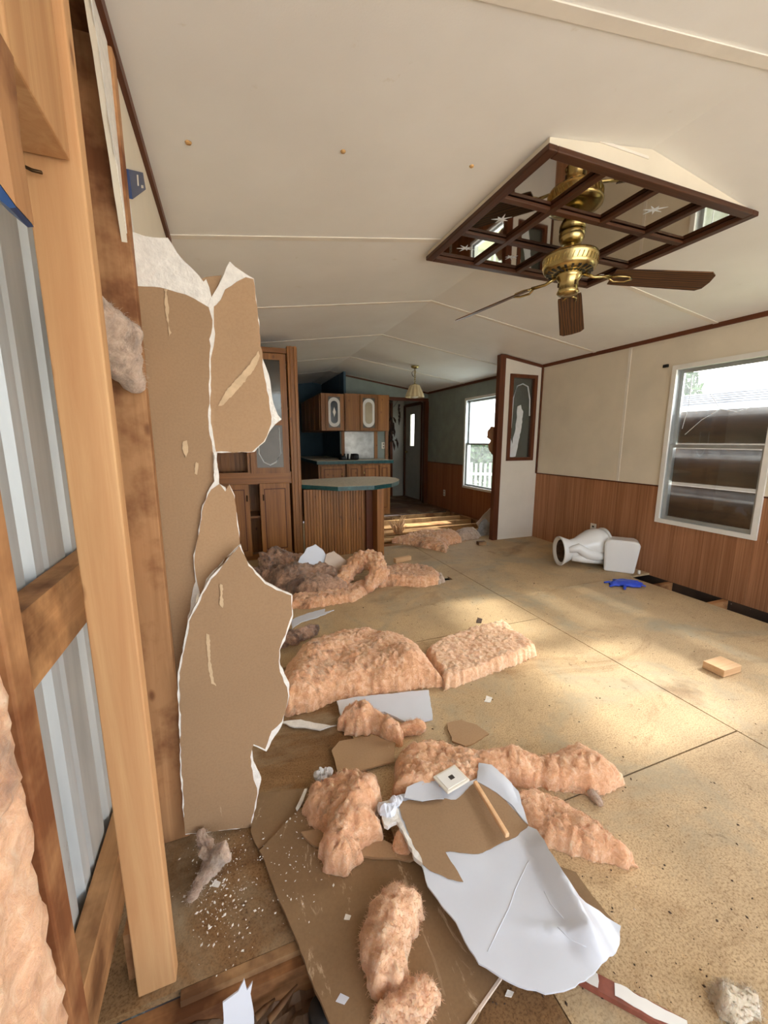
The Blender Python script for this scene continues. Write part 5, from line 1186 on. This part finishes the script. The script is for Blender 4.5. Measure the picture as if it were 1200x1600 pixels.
# painted strip at the bottom
ps = empty('painted_strip', (onz(980, 1560).x, onz(980, 1560).y, 0), 'long wood strip with flaking white and red paint, lower right of white board', 'wood strip')
a_ = onz(902, 1520, 0.01); b_ = onz(1075, 1612, 0.01)
plain('red_paint', (132, 74, 58), 0.6, var=0.4, scale=20)
MB().bar(a_ + Vector((0, 0, -0.002)), b_ + Vector((0, 0, -0.002)), 0.034, 0.014).build('strip_body', 'red_paint', ps)
for t0, t1, sd in ((0.0, 0.2, 1), (0.36, 1.0, 2)):
    p0 = a_.lerp(b_, t0); p1 = a_.lerp(b_, t1); n_ = (p1 - p0).cross(Vector((0, 0, 1))).normalized() * 0.015
    sheet('paint_flake', 'white_frame', ps, jag([tuple((p0 - n_).to_2d()), tuple((p1 - n_).to_2d()), tuple((p1 + n_ * .8).to_2d()), tuple((p0 + n_ * .6).to_2d())], 0.003, 0.012, sd), 0.02, lambda a, b, d: Vector((a, b, 0.0165)), 0.001, (0, 0, -1), sd)
# edge strip of the brown board
es = MB().bar(onz(783, 1528, 0.02), onz(730, 1604, 0.02), 0.005, 0.008).build('edge_strip', 'pink_paper'); c = onz(756, 1566, 0); es.data.transform(Matrix.Translation(-c)); es.location = c
tag(es, 'thin pale strip along the right edge of the brown board', 'strip')
# white paper in the hole at lower left
upright('paper_scrap', 'crumpled white paper standing in the floor hole at lower left', [(347, 1612), (348, 1572), (372, 1556), (382, 1540), (386, 1554), (395, 1543), (396, 1612)], 0.70, 'white_paper', 0.003, 'paper scrap', 'torn white paper bits', 71, 0.1)
dk = empty('black_duct', (onz(500, 1580, -0.04).x, onz(500, 1580, -0.04).y, -0.16), 'ribbed black duct end below the broken floor', 'duct')
c = onz(497, 1580, -0.05)
for k in range(7): MB().lathe([(0.03, c.z - 0.07 + k * 0.013), (0.034, c.z - 0.065 + k * 0.013), (0.03, c.z - 0.058 + k * 0.013)], (c.x + 0.01, c.y - 0.01, 0), 18).build('duct_ring', 'black', dk)
# rubble bed in the hole
def rubble(name, label, x0, x1, y0, y1, z, amp, mat, seed):
    nx, ny = 46, 40; vs_ = []; fs_ = []
    for i in range(nx):
        for j in range(ny):
            x = x0 + (x1 - x0) * i / (nx - 1); y = y0 + (y1 - y0) * j / (ny - 1); vs_.append((x, y, z + 0.07 * max(0, min(1, (-0.06 - x) / 0.08)) + amp * (wr(x, y, seed, 9) + 0.6 * wr(x, y, seed, 28) + 0.35 * wr(x, y, seed, 70))))
    for i in range(nx - 1):
        for j in range(ny - 1): fs_.append((i * ny + j, (i + 1) * ny + j, (i + 1) * ny + j + 1, i * ny + j + 1))
    o = MB().add(vs_, fs_).build(name, mat); tag(o, label, 'rubble', kind='stuff'); return o
rubble('rubble', 'dark crumbly rubble in the broken floor at lower left', -0.345, 0.34, 0.20, 0.798, -0.10, 0.03, 'rubble', 3)
# gypsum crumbs and grit scattered over the floor
def crumbs(name, label, n, region, size, mat, z, seed, kindcat='debris'):
    rs = random.Random(seed); mb = MB()
    for _ in range(n):
        u, v = region(rs); p = onz(u, v, z); s = size * rs.uniform(0.3, 1.4) * (rs.random() ** 1.5 + 0.3)
        a = rs.uniform(0, 6.28); A = Vector((math.cos(a), math.sin(a), rs.uniform(-.2, .2))) * s; B = Vector((-math.sin(a), math.cos(a), rs.uniform(-.2, .2))) * s * rs.uniform(0.3, 0.8); H = Vector((0, 0, s * rs.uniform(0.2, 0.6)))
        mb.add([p - A, p + B, p + A, p - B, p + H], [(0, 1, 4), (1, 2, 4), (2, 3, 4), (3, 0, 4), (3, 2, 1, 0)])
    o = mb.build(name, mat); tag(o, label, kindcat, kind='stuff'); return o
def ell(u, v, ru, rv):
    def f(rs):
        return (u + rs.gauss(0, 1) * ru, v + rs.gauss(0, 1) * rv)
    return f
crumbs('gypsum_crumbs', 'white gypsum crumbs scattered on the dirty floor by the stud', 420, ell(345, 1385, 26, 55), 0.0035, 'gypsum', 0.002, 1)
crumbs('gypsum_crumbs', 'white gypsum crumbs scattered over the brown board', 130, ell(455, 1345, 40, 45), 0.004, 'gypsum', 0.025, 2)
crumbs('grit', 'dark grit and wood crumbs strewn over the tan floor', 1100, lambda rs: (rs.uniform(640, 1195), 890 + 680 * rs.random() ** 1.4), 0.0036, 'stained', 0.001, 3)
crumbs('gypsum_crumbs', 'pale crumbs strewn across the open floor', 120, lambda rs: (rs.uniform(640, 1190), rs.uniform(880, 1500)), 0.003, 'pink_paper', 0.001, 4)
crumbs('grit', 'dark grit between the insulation and the peninsula', 120, lambda rs: (rs.uniform(560, 860), rs.uniform(870, 980)), 0.006, 'stained', 0.001, 5)
for k, (u, v, s, lab, mat) in enumerate(((338, 1380, 0.02, 'triangular white gypsum chip on the dirty floor near the stud', 'gypsum'), (763, 1092, 0.018, 'white gypsum chip on the sunny floor near the batt', 'gypsum'), (796, 1552, 0.02, 'white flake below the torn white board', 'gypsum'), (543, 1432, 0.016, 'thin white splinter on the brown board', 'gypsum'), (749, 969, 0.014, 'dark wood chip in the small sun patch', 'stained'), (535, 1560, 0.03, 'curled white paper bit on the lower end of brown board', 'white_paper'))):
    zz = 0.0245 if 405 < u < 700 and v > 1300 else 0.003
    scrap('gypsum_chip', lab, [(u - s * 700 * .5, v + 4), (u - 3, v - s * 600 * .5), (u + s * 700 * .5, v - 2), (u + 3, v + s * 600 * .5)], mat, zz, 0.002, 'chip', 'loose chips on the floor', 80 + k, 0.002, step=0.01)
# splintered lath in the hole
for k, (p0, p1) in enumerate((((420, 1595, -0.05), (465, 1538, -0.03)), ((400, 1590, -0.06), (430, 1560, -0.05)))):
    o = MB().tube([onz(*p0), onz(*[(a + b) / 2 for a, b in zip(p0, p1)]), onz(*p1)], [0.008, 0.007, 0.002], 5).build('lath_splinter', 'plank_grey'); c = onz(*p0); o.data.transform(Matrix.Translation(-c)); o.location = c
    tag(o, ['long grey splinter of lath in the lower left hole', 'short grey splinter of lath in the lower left hole'][k], 'splinter', 'splinters in the hole')
# leaning plank with blue underside, upper left
lp = empty('blue_edged_plank', (-0.2, 0.5, 1.62), 'rough plank with blue painted underside at the upper left edge', 'plank')
pl0 = ony(-40, 130, 0.56); pl1 = ony(30, 322, 0.56)
a_ = Vector((pl0.x, 0.50, pl0.z)); b_ = Vector((pl1.x, 0.58, pl1.z))
MB().prism([(ony(u, v, 0.55).x, ony(u, v, 0.55).z) for u, v in ((-60, 60), (5, 60), (18, 200), (40, 338), (0, 283), (-60, 215))], (0, 0.53, 0), (1, 0, 0), (0, 0, 1), (0, 1, 0), 0.04).build('plank_body', 'stud_dirty', lp)
MB().prism([(ony(u, v, 0.55).x, ony(u, v, 0.55).z) for u, v in ((-60, 217), (0, 285), (40, 340), (30, 341), (0, 316), (-60, 255))], (0, 0.531, 0), (1, 0, 0), (0, 0, 1), (0, 1, 0), 0.038).build('painted_edge', 'navy_paint', lp)
tag(MB().tube([ony(34, 258, 0.85), ony(50, 266, 0.85), ony(66, 270, 0.85)], 0.0025, 6).build('bent_nail', 'hardware'), 'bent dark nail sticking out of the near stud', 'nail')

# ================================================================== OUTSIDE
# neighbouring low building
nb = empty('neighbour_house', (9.5, 6, -0.65), 'low neighbouring house with grey shingle roof seen through the window', 'building')
bx('house_wall', 'neighbour_wall', nb, 9.3, 14, 0.5, 9.5, -0.65, 1.86); bx('fascia', 'fascia', nb, 8.95, 9.0, 0.2, 9.8, 1.83, 1.93)
def course(x0, z0, x1, z1):
    MB().add([(x0, 0.2, z0), (x1, 0.2, z1), (x1, 9.8, z1), (x0, 9.8, z0), (x0, 0.2, z0 - 0.02), (x1, 0.2, z1 - 0.02), (x1, 9.8, z1 - 0.02), (x0, 9.8, z0 - 0.02)], [(0, 1, 2, 3), (7, 6, 5, 4), (0, 4, 5, 1), (1, 5, 6, 2), (2, 6, 7, 3), (3, 7, 4, 0)]).build('shingle_course', 'shingle', nb)
for k in range(6): course(8.96 + k * 0.2, 1.935 + k * 0.062, 9.18 + k * 0.2, 1.99 + k * 0.062)
for k in range(6): course(10.18 + k * 0.7, 2.30 - k * 0.07, 10.9 + k * 0.7, 2.22 - k * 0.07)
def foliage(name, c, r, n, label, group, seed, leaf=0.12, trunk=True):
    e = empty(name, (c[0], c[1], -0.65), label, 'tree' if trunk else 'shrub', group)
    rs = random.Random(seed); mb = MB()
    for _ in range(n):
        d = Vector((rs.gauss(0, 1), rs.gauss(0, 1), rs.gauss(0, 1))).normalized() * (rs.random() ** 0.4); p = Vector(c) + Vector((d.x * r[0], d.y * r[1], d.z * r[2]))
        A = Vector((rs.uniform(-1, 1), rs.uniform(-1, 1), rs.uniform(-1, 1))).normalized() * leaf * rs.uniform(.5, 1.2); B = A.cross(Vector((rs.uniform(-1, 1), rs.uniform(-1, 1), rs.uniform(-1, 1)))).normalized() * leaf * .5
        mb.add([p - A, p + B, p + A, p - B], [(0, 1, 2, 3)])
    o = mb.build('foliage', 'leaf', e); o['kind'] = 'stuff'
    if trunk: MB().tube([(c[0], c[1], -0.65), (c[0] + 0.1, c[1], c[2] * 0.5), (c[0], c[1], c[2])], [0.14, 0.1, 0.05], 8).build('trunk', 'cardboard', e)
    else: MB().tube([(c[0], c[1], -0.65), (c[0], c[1], c[2])], [0.05, 0.03], 6).build('stem', 'cardboard', e)
foliage('broadleaf_tree', (17.5, 13.0, 2.8), (2.0, 2.0, 1.9), 1800, 'green tree top showing above the neighbouring roof', 'trees outside', 1, 0.22)
foliage('broadleaf_tree', (8.6, 13.2, 3.4), (2.2, 2.4, 2.8), 9000, 'pale leafy tree filling the upper far window', 'trees outside', 2, 0.14)
foliage('garden_shrub', (6.6, 9.2, 0.7), (0.9, 1.1, 0.8), 2600, 'green shrub behind the white pickets in the far window', 'shrubs outside', 3, 0.08, False)
foliage('garden_shrub', (7.2, 12.0, 0.9), (1.0, 1.2, 1.1), 2400, 'tall green shrub beside the pickets in the far window', 'shrubs outside', 4, 0.09, False)
fc = empty('picket_fence', (5.6, 8.2, -0.65), 'white picket fence outside the far window', 'fence')
for k in range(12):
    t = k / 11; p = Vector((5.15 + 0.9 * t, 8.7 - 0.8 * t, 0)); MB().bar((p.x, p.y, -0.65), (p.x, p.y, 0.72 - 0.02 * (k % 2)), 0.05, 0.02, (0, 1, 0)).build('picket', 'fence_white', fc)
MB().bar((5.15, 8.72, 0.45), (6.05, 7.92, 0.45), 0.03, 0.06).build('rail', 'fence_white', fc)
